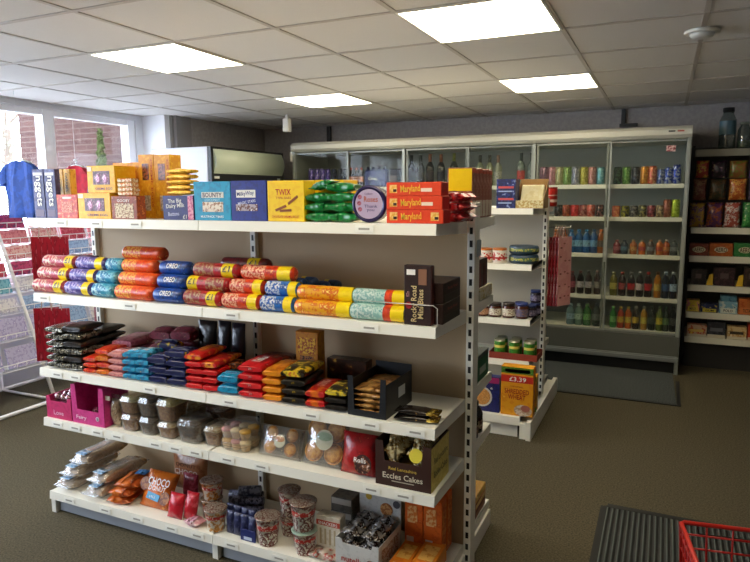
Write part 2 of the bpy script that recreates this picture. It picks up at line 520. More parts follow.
def slotted():
    mt = M('#f0eee1', .38).copy(); nt = mt.node_tree; b = nt.nodes['Principled BSDF']
    tc = nt.nodes.new('ShaderNodeTexCoord'); sp = nt.nodes.new('ShaderNodeSeparateXYZ'); nt.links.new(tc.outputs['Object'], sp.inputs[0])

    def mth(op, a, bb):
        n = nt.nodes.new('ShaderNodeMath'); n.operation = op
        for i, v in enumerate((a, bb)):
            if v is None: continue
            if isinstance(v, (int, float)): n.inputs[i].default_value = v
            else: nt.links.new(v, n.inputs[i])
        return n.outputs[0]
    zz = mth('LESS_THAN', mth('MODULO', sp.outputs['Z'], .05), .026)
    xx = mth('LESS_THAN', mth('ABSOLUTE', sp.outputs['X'], None), .006)
    yy = mth('GREATER_THAN', mth('ABSOLUTE', sp.outputs['Y'], None), .033)
    fac = mth('MULTIPLY', mth('MULTIPLY', zz, xx), yy)
    mx = nt.nodes.new('ShaderNodeMix'); mx.data_type = 'RGBA'
    mx.inputs[6].default_value = lin('#f0eee1'); mx.inputs[7].default_value = lin('#17150f')
    nt.links.new(fac, mx.inputs[0]); nt.links.new(mx.outputs[2], b.inputs['Base Color'])
    return mt


SLOTTED = slotted()


def shelf_mesh(w, d, lip=.038, th=.03, mat=SHELF):
    """tray shelf, front lip at y=0, top at z=0, runs back to +d"""
    bm = bmesh.new()
    bm_box(bm, -w / 2, w / 2, .003, d, -th, 0)
    v = [bm.verts.new(p) for p in ((-w / 2, -.004, -lip), (w / 2, -.004, -lip), (w / 2, 0, .001), (-w / 2, 0, .001), (-w / 2, .008, -lip), (w / 2, .008, -lip), (w / 2, .008, .001), (-w / 2, .008, .001))]
    for q in ((0, 1, 2, 3), (4, 7, 6, 5), (0, 3, 7, 4), (1, 5, 6, 2), (3, 2, 6, 7), (0, 4, 5, 1)): bm.faces.new([v[i] for i in q])
    for s in (-1, 1):
        x = s * (w / 2 - .0015)
        a = [bm.verts.new(p) for p in ((x - .0015, .01, -lip), (x + .0015, .01, -lip), (x + .0015, d, -.052), (x - .0015, d, -.052), (x - .0015, .01, 0), (x + .0015, .01, 0), (x + .0015, d, 0), (x - .0015, d, 0))]
        for q in ((0, 3, 2, 1), (4, 5, 6, 7), (0, 1, 5, 4), (1, 2, 6, 5), (2, 3, 7, 6), (3, 0, 4, 7)): bm.faces.new([a[i] for i in q])
    return mesh_from(bm, 'shelf', mat)


def ticket(parent, x, z=-.019):
    bm = bmesh.new(); bm_box(bm, -.035, .035, -.0015, 0, -.012, .012, 0); bm_box(bm, -.022, .02, -.0022, -.0014, -.004, .003, 1)
    key = 'ticket'
    if key not in _mc: _mc[key] = mesh_from(bm, 'price_ticket', [M('#f6f5ec', .45), M('#a5a298', .6)])
    else: bm.free()
    obj('price_ticket', _mc[key], parent, (x, -.0045, z))


def upright_obj(parent, x, y, h, slots=True, d=.07):
    u = obj('upright', box_mesh(.03, d, h, SLOTTED if slots else SHELF, .002), parent, (x, y, 0))
    return u


gon = thing('gondola_shelving', 'long white double-sided shop shelving in the foreground stacked with biscuits', 'shelving', (0, 0, 0))
TKS = {0: [(62, 97, 136), (365,)], 1: [(45, 130), (232, 370)], 2: [(58, 76, 150), (230, 312, 371, 416)], 3: [(58, 76, 98, 118, 156, 176, 196), (228, 262, 372, 404)], 4: [(70, 106, 138, 172, 198), (232, 280)]}
bm = bmesh.new(); bm_box(bm, XL + .02, XE - .005, YC - .012, YC + .012, .1, 1.45); obj('back_panel', mesh_from(bm, 'back_panel', PANEL), gon)
for x, hh in ((XL + .005, 1.453), (XM, 1.453), (XE + .015, 1.52)): upright_obj(gon, x, YC, hh)
for bay, (a, b) in enumerate(((XL, XM), (XM, XE))):
    for k, z in enumerate(ZT):
        wd = b - a - .004
        f = obj('base_shelf' if k == 4 else 'shelf', shelf_mesh(wd, YC - .03 - YF), gon, ((a + b) / 2, YF, z))
        for px in TKS[k][bay]:
            ticket(f, xcol(px, YF, z - .02) - (a + b) / 2)
        r = obj('base_shelf' if k == 4 else 'shelf', f.data, gon, ((a + b) / 2, 2 * YC - YF, z), (0, 0, PI))
    bm = bmesh.new(); bm_box(bm, a + .03, b - .02, YF + .03, YF + .036, .008, .08); obj('kick_plate', mesh_from(bm, 'kick_plate', M('#a9adb4', .45)), gon)
    bm = bmesh.new(); bm_box(bm, a + .03, b - .02, 2 * YC - YF - .036, 2 * YC - YF - .03, .008, .08); obj('kick_plate', mesh_from(bm, 'kick_plate', M('#a9adb4', .45)), gon)
for x in (XL + .006, XM, XE - .006):
    bm = bmesh.new(); bm_box(bm, -.014, .014, YF + .012, 2 * YC - YF - .012, .0, .076); obj('base_leg', mesh_from(bm, 'base_leg', SHELF), gon, (x, 0, 0))
# end wire stop around the brown box on the second shelf
z = ZT[1]
bm2 = bmesh.new(); pa = at(357, 305, 'y', YF + .004); pb = at(437, 330, 'y', YF + .004)
bm_tube(bm2, [(pa.x, YF + .006, z), (pa.x, YF + .006, z + .075), (pb.x - .015, YF + .006, z + .075), (pb.x, YF + .006, z + .065), (pb.x, YF + .006, z)], .0016, 6)
obj('wire_stop', mesh_from(bm2, 'wire_stop', WHITE, True), gon)
# hang tag and hook at the right end
bm = bmesh.new(); bm_box(bm, XE + .0305, XE + .032, YC - .01, YC + .05, 1.31, 1.375); obj('hang_tag', mesh_from(bm, 'hang_tag', M('#b9c8d0', .4)), gon)

# ------------------------------------------------------------------ second shelving unit, by the fridge
X2L, X2R, Y2F, Y2C = -2.75, -.768, 4.12, 4.54
Z2 = [1.4545, 1.088, .72, .44]
g2 = thing('gondola_shelving', 'white shelving unit behind, end facing the aisle, in front of the drinks fridge', 'shelving', (0, 0, 0))
bm = bmesh.new(); bm_box(bm, X2L + .02, X2R - .005, Y2C - .012, Y2C + .012, .1, 1.45); obj('back_panel', mesh_from(bm, 'back_panel', M('#b4ae9e', .6)), g2)
for x in (X2L + .005, -1.76, X2R + .012): upright_obj(g2, x, Y2C, 1.52 if x > -1 else 1.453)
for a, b in ((X2L, -1.76), (-1.76, X2R)):
    for k, z in enumerate(Z2):
        f = obj('shelf', shelf_mesh(b - a - .004, Y2C - .03 - Y2F), g2, ((a + b) / 2, Y2F, z))
        if k in (0, 3) or a < -2: obj('shelf', f.data, g2, ((a + b) / 2, 2 * Y2C - Y2F - .05, z), (0, 0, PI))
    f = obj('base_shelf', shelf_mesh(b - a - .004, Y2C - .03 - 3.87, .05), g2, ((a + b) / 2, 3.87, .137))
    obj('base_shelf', shelf_mesh(b - a - .004, 4.93 - Y2C - .03, .05), g2, ((a + b) / 2, 4.93, .137), (0, 0, PI))
    bm = bmesh.new(); bm_box(bm, a + .01, b - .02, 3.885, 3.891, .004, .086); obj('kick_plate', mesh_from(bm, 'kick_plate', SHELF), g2)
    bm = bmesh.new(); bm_box(bm, a + .01, b - .02, 4.91, 4.916, .004, .086); obj('kick_plate', mesh_from(bm, 'kick_plate', SHELF), g2)
bm = bmesh.new(); bm_box(bm, X2R + .04, X2R + .07, 3.852, 4.93, .0, .12); bm_box(bm, X2R - .004, X2R + .04, 3.87, 4.92, .0, .1)
obj('base_end', mesh_from(bm, 'base_end', SHELF), g2)

#ITEMS


# ================================================================== top shelf of the foreground shelving
Z = ZT[0] + .0012; YA = YF + .014
T1 = 'on the top shelf of the foreground shelving'


def span(pl, pr, y, z):
    return xcol(pl, y, z), xcol(pr, y, z)


def carton(name, label, cat, pl, pr, pt, yf, d, z, mat, group=None, rz=0, h=None, bev=.0015):
    """carton filling the pixel columns pl..pr up to the row pt on the plane yf"""
    hh = h or top((pl + pr) / 2, pt, yf) - z
    a, b = span(pl, pr, yf, z + hh / 2)
    return Pack(name, label, cat, a, b, yf, d, z, hh, mat, group, rz, bev=bev)


NAVY, PURPLE = card('#1d2458', ('#2b3270',)), card('#2b2360')
WT_, CREAM, GOLD, REDP = M('#f2f1ec', .5), M('#eadfae', .5), M('#c99a1c', .35, .4), M('#c01a22', .45)
TRED = M('#a3161c', .5); CHOC = M('#3a1d12', .4); BISC = M('#c98f45', .7, 0, '#b07632', 60, .5); ORNG = M('#e8791a', .45); TAN = M('#b98a55', .6)

# two tall navy cartons with white upright lettering
G = 'tall navy cartons at the window end of the top shelf'
for k, (a, b, lb) in enumerate(((33.5, 44.5, 'tall navy carton with white upright lettering, leftmost on the top shelf'), (45.2, 56, 'tall navy carton with white upright lettering, second on the top shelf, beside slim gold cartons'))):
    c = carton('biscuit_carton', lb, 'carton', a, b, 169, YA, .026, Z, card('#34336a', ('#4a4a86',)), G)
    c.text('ƃƃnɔƃǝʇs' if 0 else 'nggets', .5, .55, .62, .62, WT_, spin=-PI / 2)
    c.patch(.15, .03, .85, .17, M('#6a5a78', .5), 'price_panel'); c.patch(.1, .87, .9, .93, M('#cfd0e4', .5), 'chevron')
# slim gold cartons standing behind the red box
G = 'slim gold cartons on the top shelf'
for k, (a, b, lb) in enumerate(((56.8, 64, 'slim gold carton with black upright lettering, left one behind the small red box'), (64.6, 71, 'slim gold carton with black upright lettering, right one behind the small red box'))):
    c = carton('slim_carton', lb, 'carton', a, b, 169, YA + .1, .035, Z, card('#d7a93c', ('#c18f22',)), G)
    c.text('CARAMEL', .5, .72, .4, .4, INK, spin=-PI / 2)
c = carton('sweet_box', 'small red carton with pale picture standing before the slim gold cartons', 'carton', 57, 77.5, 194.5, YA, .085, Z, card('#c23a32', ('#d9603f', '#e8b58a'), 45, .5))
c.patch(.25, .25, .75, .7, M('#dfa184', .5, 0, ('#c23a32', '#f1d8b8'), 60), 'picture'); c.patch(.3, .82, .72, .9, WT_, 'brand_strip')


def egg_box(lb, pl, pr, pt, z, h=None, yf=YA):
    c = carton('egg_box', lb, 'carton', pl, pr, pt, yf, .12, z, card('#f0b70f', ('#f5c62a',)), 'yellow egg cartons on the top shelf', h=h)
    c.patch(.22, .3, .82, .8, M('#4c2a3c', .4, 0, ('#7b4f63', '#c9a7a0'), 55, .5), 'window')
    for u in (.4, .66):
        e = obj('chocolate_egg', lathe_mesh([(.001, -.022), (.012, -.017), (.017, -.004), (.014, .01), (.007, .02), (.001, .023)], M('#6a3a52', .25, .3, ('#a8758a', '#e0c4c0'), 90, .5), 12), c.root, ((u - .5) * c.w, -c.d / 2 - .0005, .52 * c.h)); e.scale = (1, .12, 1)
    c.patch(.02, .8, .18, .97, M('#e8e2d2', .5), 'corner_flash'); c.text('CREME EGG', .6, .15, .62, .09, M('#6b2a62', .5))
    return c


b0 = egg_box('yellow carton with a window showing two chocolate eggs, lower of two stacked', 78, 110.5, 193, Z)
b1 = egg_box('yellow carton with a window showing two chocolate eggs, upper of two stacked', 85, 112.5, 165.5, Z + b0.h + .001)
b1.root.location.y += .012
G = 'yellow cartons behind the egg cartons'
hh = .105
for k, (lb, zz) in enumerate((('plain yellow carton lying behind the egg cartons, lower one', Z), ('plain yellow carton lying behind the egg cartons, upper one', Z + .1255))):
    c = carton('spare_carton', lb, 'carton', 113.5, 140, 0, YA + .16, .1, zz, card('#dd9f10', ('#c8850f',)), G, h=.122)
    c.text('CREME EGG', .5, .8, .7, .1, M('#8a3a2a', .5))
c = carton('snack_box', 'rust brown carton with white scribbled face on its front, in front of striped bars', 'carton', 111.5, 137, 196, YA, .05, Z, card('#9c4416', ('#7d2f10', '#c97a3a'), 40, .5))
c.patch(.14, .05, .86, .68, M('#e9dcc0', .6, 0, ('#8a4c28',), 90, .53), 'scribbled_face'); c.text('GOOEY', .5, .8, .5, .12, WT_)
zz = Z + c.h + .001
for k, wd in enumerate(('bottom bar', 'second bar', 'third bar', 'top bar')):
    bar = obj('wrapped_bar', box_mesh(.085, .04, .0175, M('#e8d9b0', .4, 0, ('#c9762c',), 60, .5), .004), None, (xcol(129, YA + .03, zz), YA + .028, zz + k * .0185))
    tag(bar, 'cream wrapped bar in a little stack on the rust brown carton, ' + wd, 'chocolate bar', 'cream bars stacked on the brown carton')
# tall yellow egg cartons
for a, b, lb in ((139.5, 154.5, 'tall amber carton with a narrow window, left of the tall pair on the top shelf'), (155, 171, 'tall amber carton with a narrow window, right of the tall pair on the top shelf')):
    c = carton('tall_egg_carton', lb, 'carton', a, b, 154.5, YA + .115, .07, Z, card('#e39b14', ('#f0b52a',)), 'tall amber cartons on the top shelf')
    c.patch(.25, .6, .68, .86, M('#4b2412', .3, 0, ('#a0563a',), 50), 'window'); c.patch(.3, .12, .7, .36, M('#b5a48a', .3, .3, ('#e5dccb',), 60), 'egg_picture')
    c.text('CREME EGGS', .87, .55, .12, .75, M('#c2451c', .5), spin=-PI / 2)
    c.text('HOLLOW', .5, .5, .12, .5, M('#c2451c', .5), 'r', spin=-PI / 2)
# dairy milk carton and gold bars above
c = carton('chocolate_box', 'navy carton with white script lettering, below the stack of gold bars', 'carton', 163, 193.6, 195.5, YA - .003, .11, Z, card('#26296e', ('#1f2460',)))
c.text('The Big\nDairy Milk', .42, .66, .6, .42, WT_, tilt=.06); c.text('Buttons', .36, .25, .36, .16, M('#c9cbe8', .5), tilt=.06); c.patch(.82, .02, .99, .98, M('#c65a86', .5, 0, ('#e9a7bb',), 50), 'pink_flash')
c.text('£1', .72, .14, .12, .16, WT_)
zz = Z + c.h + .001
for k in range(5):
    bar = obj('gold_bar', pack_mesh(.125, .05, .021, M('#d0941a', .3, .35, '#e8b83e', 60, .5), .006, k, flat=.5), None, (xcol(182.5, YA + .045, zz), YA + .05, zz + k * .0215), (0, 0, random.uniform(-.05, .05)))
    tag(bar, 'gold foil wrapped bar, %s in the stack on the navy carton' % ('lowest', 'second up', 'middle one', 'fourth up', 'topmost')[k], 'chocolate bar', 'gold bars stacked on the navy carton')
# bounty, milky way, twix multipack cartons
c = carton('multipack_carton', 'cyan blue multipack carton with coconut bar picture', 'carton', 194, 230.5, 181.5, YA, .19, Z, card('#129ac4', ('#1488b4',)))
c.patch(.22, .58, .82, .73, WT_, 'name_panel'); c.text('BOUNTY', .52, .655, .52, .12, M('#2a3350', .5)); c.text('COCONUT', .52, .53, .42, .06, M('#bfe4f2', .5))
c.patch(.24, .22, .8, .48, M('#e8ded0', .6, 0, ('#a06a48', '#cfe6ec'), 50, .55), 'bar_picture'); c.text('MULTIPACK 7 BARS', .5, .1, .62, .06, WT_)
c = carton('multipack_carton', 'royal navy multipack carton with white rocket shaped name panel', 'carton', 231, 266.5, 180.5, YA, .19, Z, card('#1f2f8a', ('#1b2878',)))
c.patch(.16, .58, .7, .77, WT_, 'name_panel'); c.text('MilkyWay', .43, .67, .48, .13, M('#23327e', .5), tilt=.08); c.text('MAGIC STARS', .46, .47, .5, .07, M('#d6dcf5', .5), tilt=.15)
c.patch(.14, .25, .75, .42, M('#b0a5b0', .5, 0, ('#6b3a30', '#e5e2ea'), 45, .5), 'bar_picture')
c = carton('multipack_carton', 'bright yellow multipack carton with red lettering and caramel bars', 'carton', 267.5, 304, 180.5, YA, .08, Z, card('#f2cd12', ('#eec20e',)))
c.text('TWIX', .45, .72, .42, .15, REDP); c.text('TWIN BARS', .45, .58, .42, .06, M('#b5521a', .5))
for u, v, ti in ((.38, .3, .35), (.5, .24, .05), (.72, .5, .6)):
    o = obj('bar_picture', box_mesh(.05, .0012, .009, M('#8c4a1c', .5), 0), c.root, ((u - .5) * c.w, -c.d / 2 - .001, v * c.h)); o.rotation_euler = (0, -ti, 0)
c.text('CHOCOLATE CARAMEL BISCUIT', .5, .12, .75, .055, REDP)
c = carton('multipack_carton', 'second yellow multipack carton, with a white lower front, behind the green packs', 'carton', 305, 343.5, 180, YA + .085, .12, Z, card('#ecc40e', ('#e6bb10',)))
c.patch(.06, .05, .94, .62, M('#dfe0c9', .5), 'white_panel'); c.text('TWIX', .28, .84, .3, .09, M('#b08a0e', .5)); c.text('9', .66, .84, .06, .1, REDP)
# green packs
GRN = film('#0b7a35', '#06602a')
rows = [(0, 'bottom row', ((322.5, 0), (346, 0))), (1, 'second row', ((322, .04), (346, -.05))), (2, 'third row', ((322.5, -.03), (345, .05))), (3, 'top row', ((343.5, .03),))]
for k, rw, ps in rows:
    for i, (px, rz) in enumerate(ps):
        o = obj('mint_pack', pack_mesh(.112, .06, .0345, GRN, .006, k + 3 * i, flat=.45), None, (xcol(px, YA + .035, Z + .035 * k), YA + .036, Z + .0355 * k), (0, 0, rz))
        tag(o, 'green wrapped pack in the pile beside the round purple tin, %s%s' % (rw, '' if k == 3 else (', left' if i == 0 else ', right')), 'sweet pack', 'green packs piled on the top shelf')
o = obj('mint_pack', pack_mesh(.106, .06, .03, GRN, .01, 9), None, (xcol(325, YA + .035, Z + .14), YA + .036, Z + .119), (0, -.26, .1))
tag(o, 'green wrapped pack tilted on the top left of the green pile', 'sweet pack', 'green packs piled on the top shelf')
# round tin standing on edge
xa, za = at(370.3, 201.5, 'y', YA + .02).x, Z + .066
t = thing('round_tin', 'round purple rimmed sweet tin standing on edge with a lilac lid', 'tin', (xa, YA + .03, Z))
t.rotation_euler = (0, 0, .06)
RIM = M('#2a2350', .25, .2); LID = M('#b9a9c9', .35)
tn = obj('tin', lathe_mesh([(.055, -.03), (.063, -.03), (.064, .0), (.064, .018)], RIM, 32, 'tin', True, 'y'), t, (0, 0, .0655))
obj('lid', lathe_mesh([(.0655, 0), (.0655, .016), (.062, .021), (.052, .021), (.052, .019), (.001, .019)], RIM, 32, 'lid', True, 'y'), t, (0, -.006, .0655))
obj('lid_picture', lathe_mesh([(.0518, 0), (.0518, .0012)], LID, 32, 'disc', True, 'y'), t, (0, -.0252, .0655))
for body, z, s, w_, mm in (('Cadbury', .1, .0, .03, M('#4a2a6a', .5)), ('Roses', .082, .008, .052, M('#b5542a', .5)), ('Thank\nyou', .05, .008, .05, M('#4a3a70', .5))):
    obj('lettering', text_mesh(body, w_, .02 if body == 'Roses' else (.026 if body[0] == 'T' else .009), mm), t, (s, -.0272, z), FRONT)
for q, (u, z) in enumerate(((-.034, .09), (-.036, .068), (-.033, .047))):
    obj('sweet_picture', lathe_mesh([(.008, 0), (.008, .0012)], M('#8a3a50', .4, 0, ('#b06a80',), 90), 12, 'sweet', True, 'y'), t, (u, -.0262, z))
# orange biscuit packs, three high, red ones behind
ORP = card('#e0431a', ('#d83a16',)); G = 'orange biscuit boxes stacked at the end of the top shelf'
hh = (top(412, 182, YA) - Z) / 3
for k, wd in enumerate(('bottom', 'middle', 'top')):
    c = carton('biscuit_box', 'orange red biscuit box with yellow lettering, %s of three beside the round tin' % wd, 'biscuit box', 386.5, 443 - k * 1.0, 0, YA - .002, .075, Z + k * hh, ORP, G, h=hh - .0005)
    c.text('Maryland', .45, .47, .36, .66, M('#f2c23a', .5), tilt=.05)
    for u in ((.13, .86) if k == 0 else (.13,)):
        o = c.patch(u - .07, .22, u + .07, .82, M('#e3a63a', .5, 0, ('#f1c878',), 50), 'biscuit_picture'); 
        c.patch(u - .0, .3, u + .06, .5, CHOC, 'filling_picture', lift=.0014)
    if k: c.patch(.64, .3, .84, .56, M('#f1d9c8', .5), 'name_strip')
    c.patch(.02, .02, .98, .95, M('#d21f1a', .4), 'end_flap', 'r')
for k in range(3):
    for j in range(2):
        o = obj('biscuit_pack', pack_mesh(.1, .075, .034, film('#b3131c', '#8c0d18'), .012, k + j * 5), None, (xcol(456, YA + .13, Z + .06), YA + .135 + j * .09, Z + k * .035), (0, 0, .05 * (k - 1)))
        tag(o, 'crimson film pack behind the orange boxes, %s layer, %s' % (('bottom', 'middle', 'top')[k], ('front one', 'rear one')[j]), 'biscuit pack', 'crimson packs at the end of the top shelf')
# slim brown cartons on the rear side of the top shelf
YB0 = YC + .03
for k in range(6):
    c = Pack('slim_carton', 'slim brown and white striped carton on the rear top shelf, %s' % ('nearest, with a yellow label' if k == 0 else ('second', 'third', 'fourth', 'fifth', 'last of the row')[k - 1]), 'carton', XE - .105, XE - .004, YB0 + .005 + k * .052, .05, Z, .2 - .002 * (k % 2), card('#9a5644', ('#b88470',)), 'slim cartons at the end of the rear top shelf')
    if k == 0: c.patch(.05, .55, .98, .98, YEL, 'yellow_label')
    c.patch(.12, .03, .9, .36, M('#d8cbb8', .5), 'pale_panel', 'r'); c.patch(.1, .9, .92, .97, M('#c9573a', .5), 'orange_strip', 'r')

# ================================================================== second shelf: biscuit rolls
Z = ZT[1] + .0012


def roll(label, pl, pr, y, z, r, wrap, band=None, bandpos=.8, text=None, group=None, endc=None, tilt=0.0, patchm=None):
    """round biscuit pack lying along the shelf"""
    a, b = span(pl, pr, y - r * .5, z + r); L = b - a
    t = thing('biscuit_roll', label, 'biscuit roll', ((a + b) / 2, y, z), tilt, group)
    prof = [(r * .45, -L / 2), (r * .8, -L / 2 + .004), (r * .97, -L / 2 + .012), (r, -L / 2 + .03), (r, L / 2 - .03), (r * .97, L / 2 - .012), (r * .8, L / 2 - .004), (r * .45, L / 2)]
    obj('wrapper', lathe_mesh([(round(p, 5), round(q, 4)) for p, q in prof], wrap, 24, 'wrapper', True, 'x'), t, (0, 0, r))
    if band:
        bw = L * .24
        bx = (bandpos - .5) * L
        obj('price_band', lathe_mesh([(r * 1.008, -bw / 2), (r * 1.008, bw / 2)], band, 24, 'band', False, 'x'), t, (bx, 0, r))
        if text:
            o = obj('price_lettering', text_mesh(text, bw * .62, r * .85, INK), t, (bx, -r * .93 - .003, r * 1.38)); o.rotation_euler = (PI / 2 - .42, 0, 0)
    if patchm:
        bw = L * .42
        bm = bmesh.new(); N = 8; rows = []
        for i in range(N + 1):
            an = PI * (.62 + .62 * i / N)
            rows.append([bm.verts.new((sx * bw / 2, r * 1.012 * math.cos(an), r * 1.012 * math.sin(an))) for sx in (-1, 1)])
        for A, B in zip(rows, rows[1:]): f = bm.faces.new((A[0], A[1], B[1], B[0])); f.smooth = True
        obj('printed_label', mesh_from(bm, 'printed_label', patchm), t, ((-.22 if bandpos > .4 else .2) * L, 0, r))
    return t


PINKR = film('#c2596a', ('#a8323c', '#caa48a'), 28, .5); PURR = film('#4a3f8c', ('#7a6fb0', '#c9b0b0'), 30, .52); TEAL = film('#2d8fb0', ('#6fb9cc', '#1f5f94'), 30, .5)
ORGR = film('#e0561a', ('#cf3a14', '#f0b04a'), 26, .54); OREO = film('#1a4aa0', ('#12306e', '#6f9ad0'), 26, .52); REDR = film('#b5222a', ('#8c1820', '#a07a5a'), 26, .52)
ORBR = film('#d8441c', ('#b52a16', '#e8a05a'), 26, .52); BLUR = film('#2a6ab8', ('#1c4a90', '#b8c4cc'), 28, .52); AMBR = film('#e8a41e', ('#d86a1a', '#f2d06a'), 30, .5); PTEAL = film('#8fc0b8', ('#b9d6cc', '#6fa8a8'), 30, .5)
S2 = 'on the second shelf'; r = .031
Y1 = YF + .012 + r
lay = [Y1, Y1 + .034, Y1 + .068, Y1 + .1]


def zr(k, r=r): return Z + k * r * 1.72


P1 = M('#d9b8a0', .4, 0, ('#b8424a',), 50); P2 = M('#b0a0d0', .4, 0, ('#52459a',), 50)
G = 'biscuit rolls piled along the second shelf'
A = [
    # colour word, material, band, band pos, text, rows of (pl, pr, layer, position words), patch
    ('dusty pink', PINKR, YEL, .84, '£1', ((33, 64.5, 0, 'bottom of the leftmost pile'), (38, 70, 1, 'middle of the leftmost pile'), (43.5, 75.5, 2, 'top of the leftmost pile')), P1),
    ('violet', PURR, YEL, .82, None, ((65, 92, 0, 'bottom of the second pile from the left'), (70, 97, 1, 'middle of the second pile from the left'), (76, 106, 2, 'top of the second pile from the left')), P2),
    ('teal blue', TEAL, None, .8, None, ((92.5, 114.5, 0, 'bottom of the third pile from the left'), (97.5, 118, 1, 'middle of the third pile from the left'), (107, 123, 2, 'top of the third pile from the left')), M('#a8d4de', .4, 0, ('#2a7aa8',), 50)),
    ('orange', ORGR, None, .8, None, ((115, 153, 0, 'bottom of the plain orange pile'), (119, 157, 1, 'second up in the plain orange pile'), (122.5, 155, 2, 'third up in the plain orange pile'), (123, 163, 3, 'top of the plain orange pile')), M('#f2b04a', .4, 0, ('#d8551a',), 60)),
    ('royal blue', OREO, None, .8, None, ((153.5, 183, 0, 'bottom of the plain royal blue pile'), (157.5, 187, 1, 'middle of the plain royal blue pile'), (160, 190, 2, 'top of the plain royal blue pile')), None),
    ('dark red', REDR, YEL, .78, '£1', ((183.5, 221, 0, 'bottom of its pile at mid shelf'), (187.5, 229, 1, 'second up at mid shelf'), (193.5, 239, 2, 'third up at mid shelf')), M('#a8805a', .4, 0, ('#8c2a22',), 50)),
    ('orange red', ORBR, YEL, .84, None, ((221.5, 259.5, 0, 'bottom, beside the dark red rolls'), (229.5, 264, 1, 'middle, beside the dark red rolls'), (241, 294, 2, 'top, beside the dark red rolls')), M('#e8b08a', .4, 0, ('#c23a1c',), 60)),
    ('bright blue', BLUR, YEL, .84, None, ((260, 294, 0, 'bottom, right of the orange red rolls'), (265, 299, 1, 'top, right of the orange red rolls')), M('#d0d4d8', .4, 0, ('#2a5aa8',), 60)),
    ('amber yellow', AMBR, YEL, .92, None, ((294.5, 348.5, 0, 'bottom, near the pale teal rolls'), (297, 351, 1, 'top, near the pale teal rolls')), None),
    ('pale teal', PTEAL, YEL, .92, None, ((349, 402.5, 0, 'bottom, left of the brown carton'), (352, 404, 1, 'top, left of the brown carton')), M('#c9dcd4', .4, 0, ('#88b4b0',), 60)),
]
for cw, mt, band, bp, tx, rw, pm in A:
    for pl_, pr_, k, pos in rw:
        rr = .029 if cw in ('amber yellow', 'pale teal') else r
        tl = random.uniform(-.02, .02)
        t = roll('%s biscuit roll%s, %s' % (cw, ' with a yellow band' if band else '', pos), pl_, pr_, YF + .012 + rr + .034 * k * rr / .031, Z + k * rr * 1.74, rr, mt, band, .16 if (cw == 'dark red' and k == 1) else bp, tx, G, None, tl, pm)
        if cw == 'royal blue':
            obj('lettering', text_mesh('OREO', .06, .022, WT_), t, (0, -rr * .9 - .0045, rr * 1.42), (PI / 2 - .42, 0, 0))
        if cw in ('amber yellow', 'pale teal'):
            a, b = span(pl_, pr_, Y1, Z)
            if cw == 'pale teal':
                obj('orange_panel', lathe_mesh([(rr * 1.006, -(b - a) * .09), (rr * 1.006, (b - a) * .09)], ORBR, 24, 'band', False, 'x'), t, ((b - a) * .25, 0, rr))
# rolls further back
for lb, pl_, pr_, y, z, mt, band, tx in (
        ('maroon biscuit roll with a yellow band, highest on the second shelf, at the back', 221, 268, YF + .2, Z + .125, film('#7a1a20', ('#54302a',), 40), YEL, '£1'),
        ('maroon biscuit roll lying beneath the highest roll at the back, left', 214, 252, YF + .16, Z + .07, film('#8c1c20', ('#6a1418',), 40), None, None),
        ('maroon biscuit roll lying beneath the highest roll at the back, right', 240, 276, YF + .22, Z + .06, film('#8c1c20', ('#6a1418',), 40), None, None),
        ('dark red biscuit roll at the back behind the plain orange pile', 150, 192, YF + .22, Z + .062, REDR, None, None),
        ('maroon biscuit roll at the back behind the dusty pink pile', 66, 96, YF + .19, Z + .105, film('#6a1a24', ('#4a1018',), 40), None, None),
        ('small orange biscuit roll at the back behind the amber rolls', 328, 380, YF + .17, Z, AMBR, None, None)):
    roll(lb, pl_, pr_, y, z, r, mt, band, .72, tx, 'biscuit rolls at the back of the second shelf')
for lb, pl_, pr_, y in (('maroon biscuit roll on the shelf boards behind mid pile, supporting the back rolls', 214, 252, YF + .2), ('dark red biscuit roll at the back, on the boards behind the plain orange pile', 150, 192, YF + .22), ('maroon biscuit roll on the boards right under the highest roll', 240, 276, YF + .25)):
    roll(lb, pl_, pr_, y, Z, r, REDR, None, .5, None, 'biscuit rolls at the back of the second shelf')
# dark blue rolls with yellow bands receding behind the bright blue pile
for k in range(5):
    px = 279 + k * 11.5
    x = xcol(px, YF + .12 + .028 * k, Z + .05)
    roll('deep blue roll end with yellow edge, %s in the row behind bright blue rolls' % ('first', 'second', 'third', 'fourth', 'last')[k], px - 4, px + 14, YF + .13 + .044 * k, Z + (.066 if k < 3 else .045), .026, film('#1c3f74', ('#14284e',), 40), YEL, .3, None, 'deep blue rolls behind the bright blue pile')
# brown carton by the end and two behind it
DB = card('#2a1712', ('#331d16',)); 
c = carton('chocolate_carton', 'dark brown carton with pale script lettering at the end of the second shelf', 'carton', 404, 431, 265.5, YF + .013, .03, Z, DB)
c.text('Fabulous\nbakin boys' if 0 else 'Rocky Road\nMini Bites', .5, .36, .46, .6, M('#dcc48c', .5), spin=PI / 2); c.patch(.1, .84, .42, .93, WT_, 'name_label'); c.patch(.54, .68, .84, .94, M('#8a6046', .5), 'picture')
c.disc(.18, .33, .012, M('#a81c20', .5)); c.text('£1', .15, .52, .1, .09, M('#d8a0a0', .5)); c.patch(.02, .02, .98, .98, M('#4c1c18', .4), 'spine', 'r')
for k, wd in enumerate(('lower', 'upper')):
    c = Pack('chocolate_carton', 'dark brown carton lying behind the standing one at the shelf end, %s of two' % wd, 'carton', xcol(410, YF + .05, Z + .05), xcol(443, YF + .05, Z + .05), YF + .05, .2, Z + k * .073, .072, DB, 'brown cartons stacked at the end of the second shelf')
    c.text('Rocky Road', .5, .68, .55, .2, M('#9c4a44', .5), 'r'); c.patch(.05, .05, .95, .4, M('#1e110e', .4), 'lower_band', 'r')
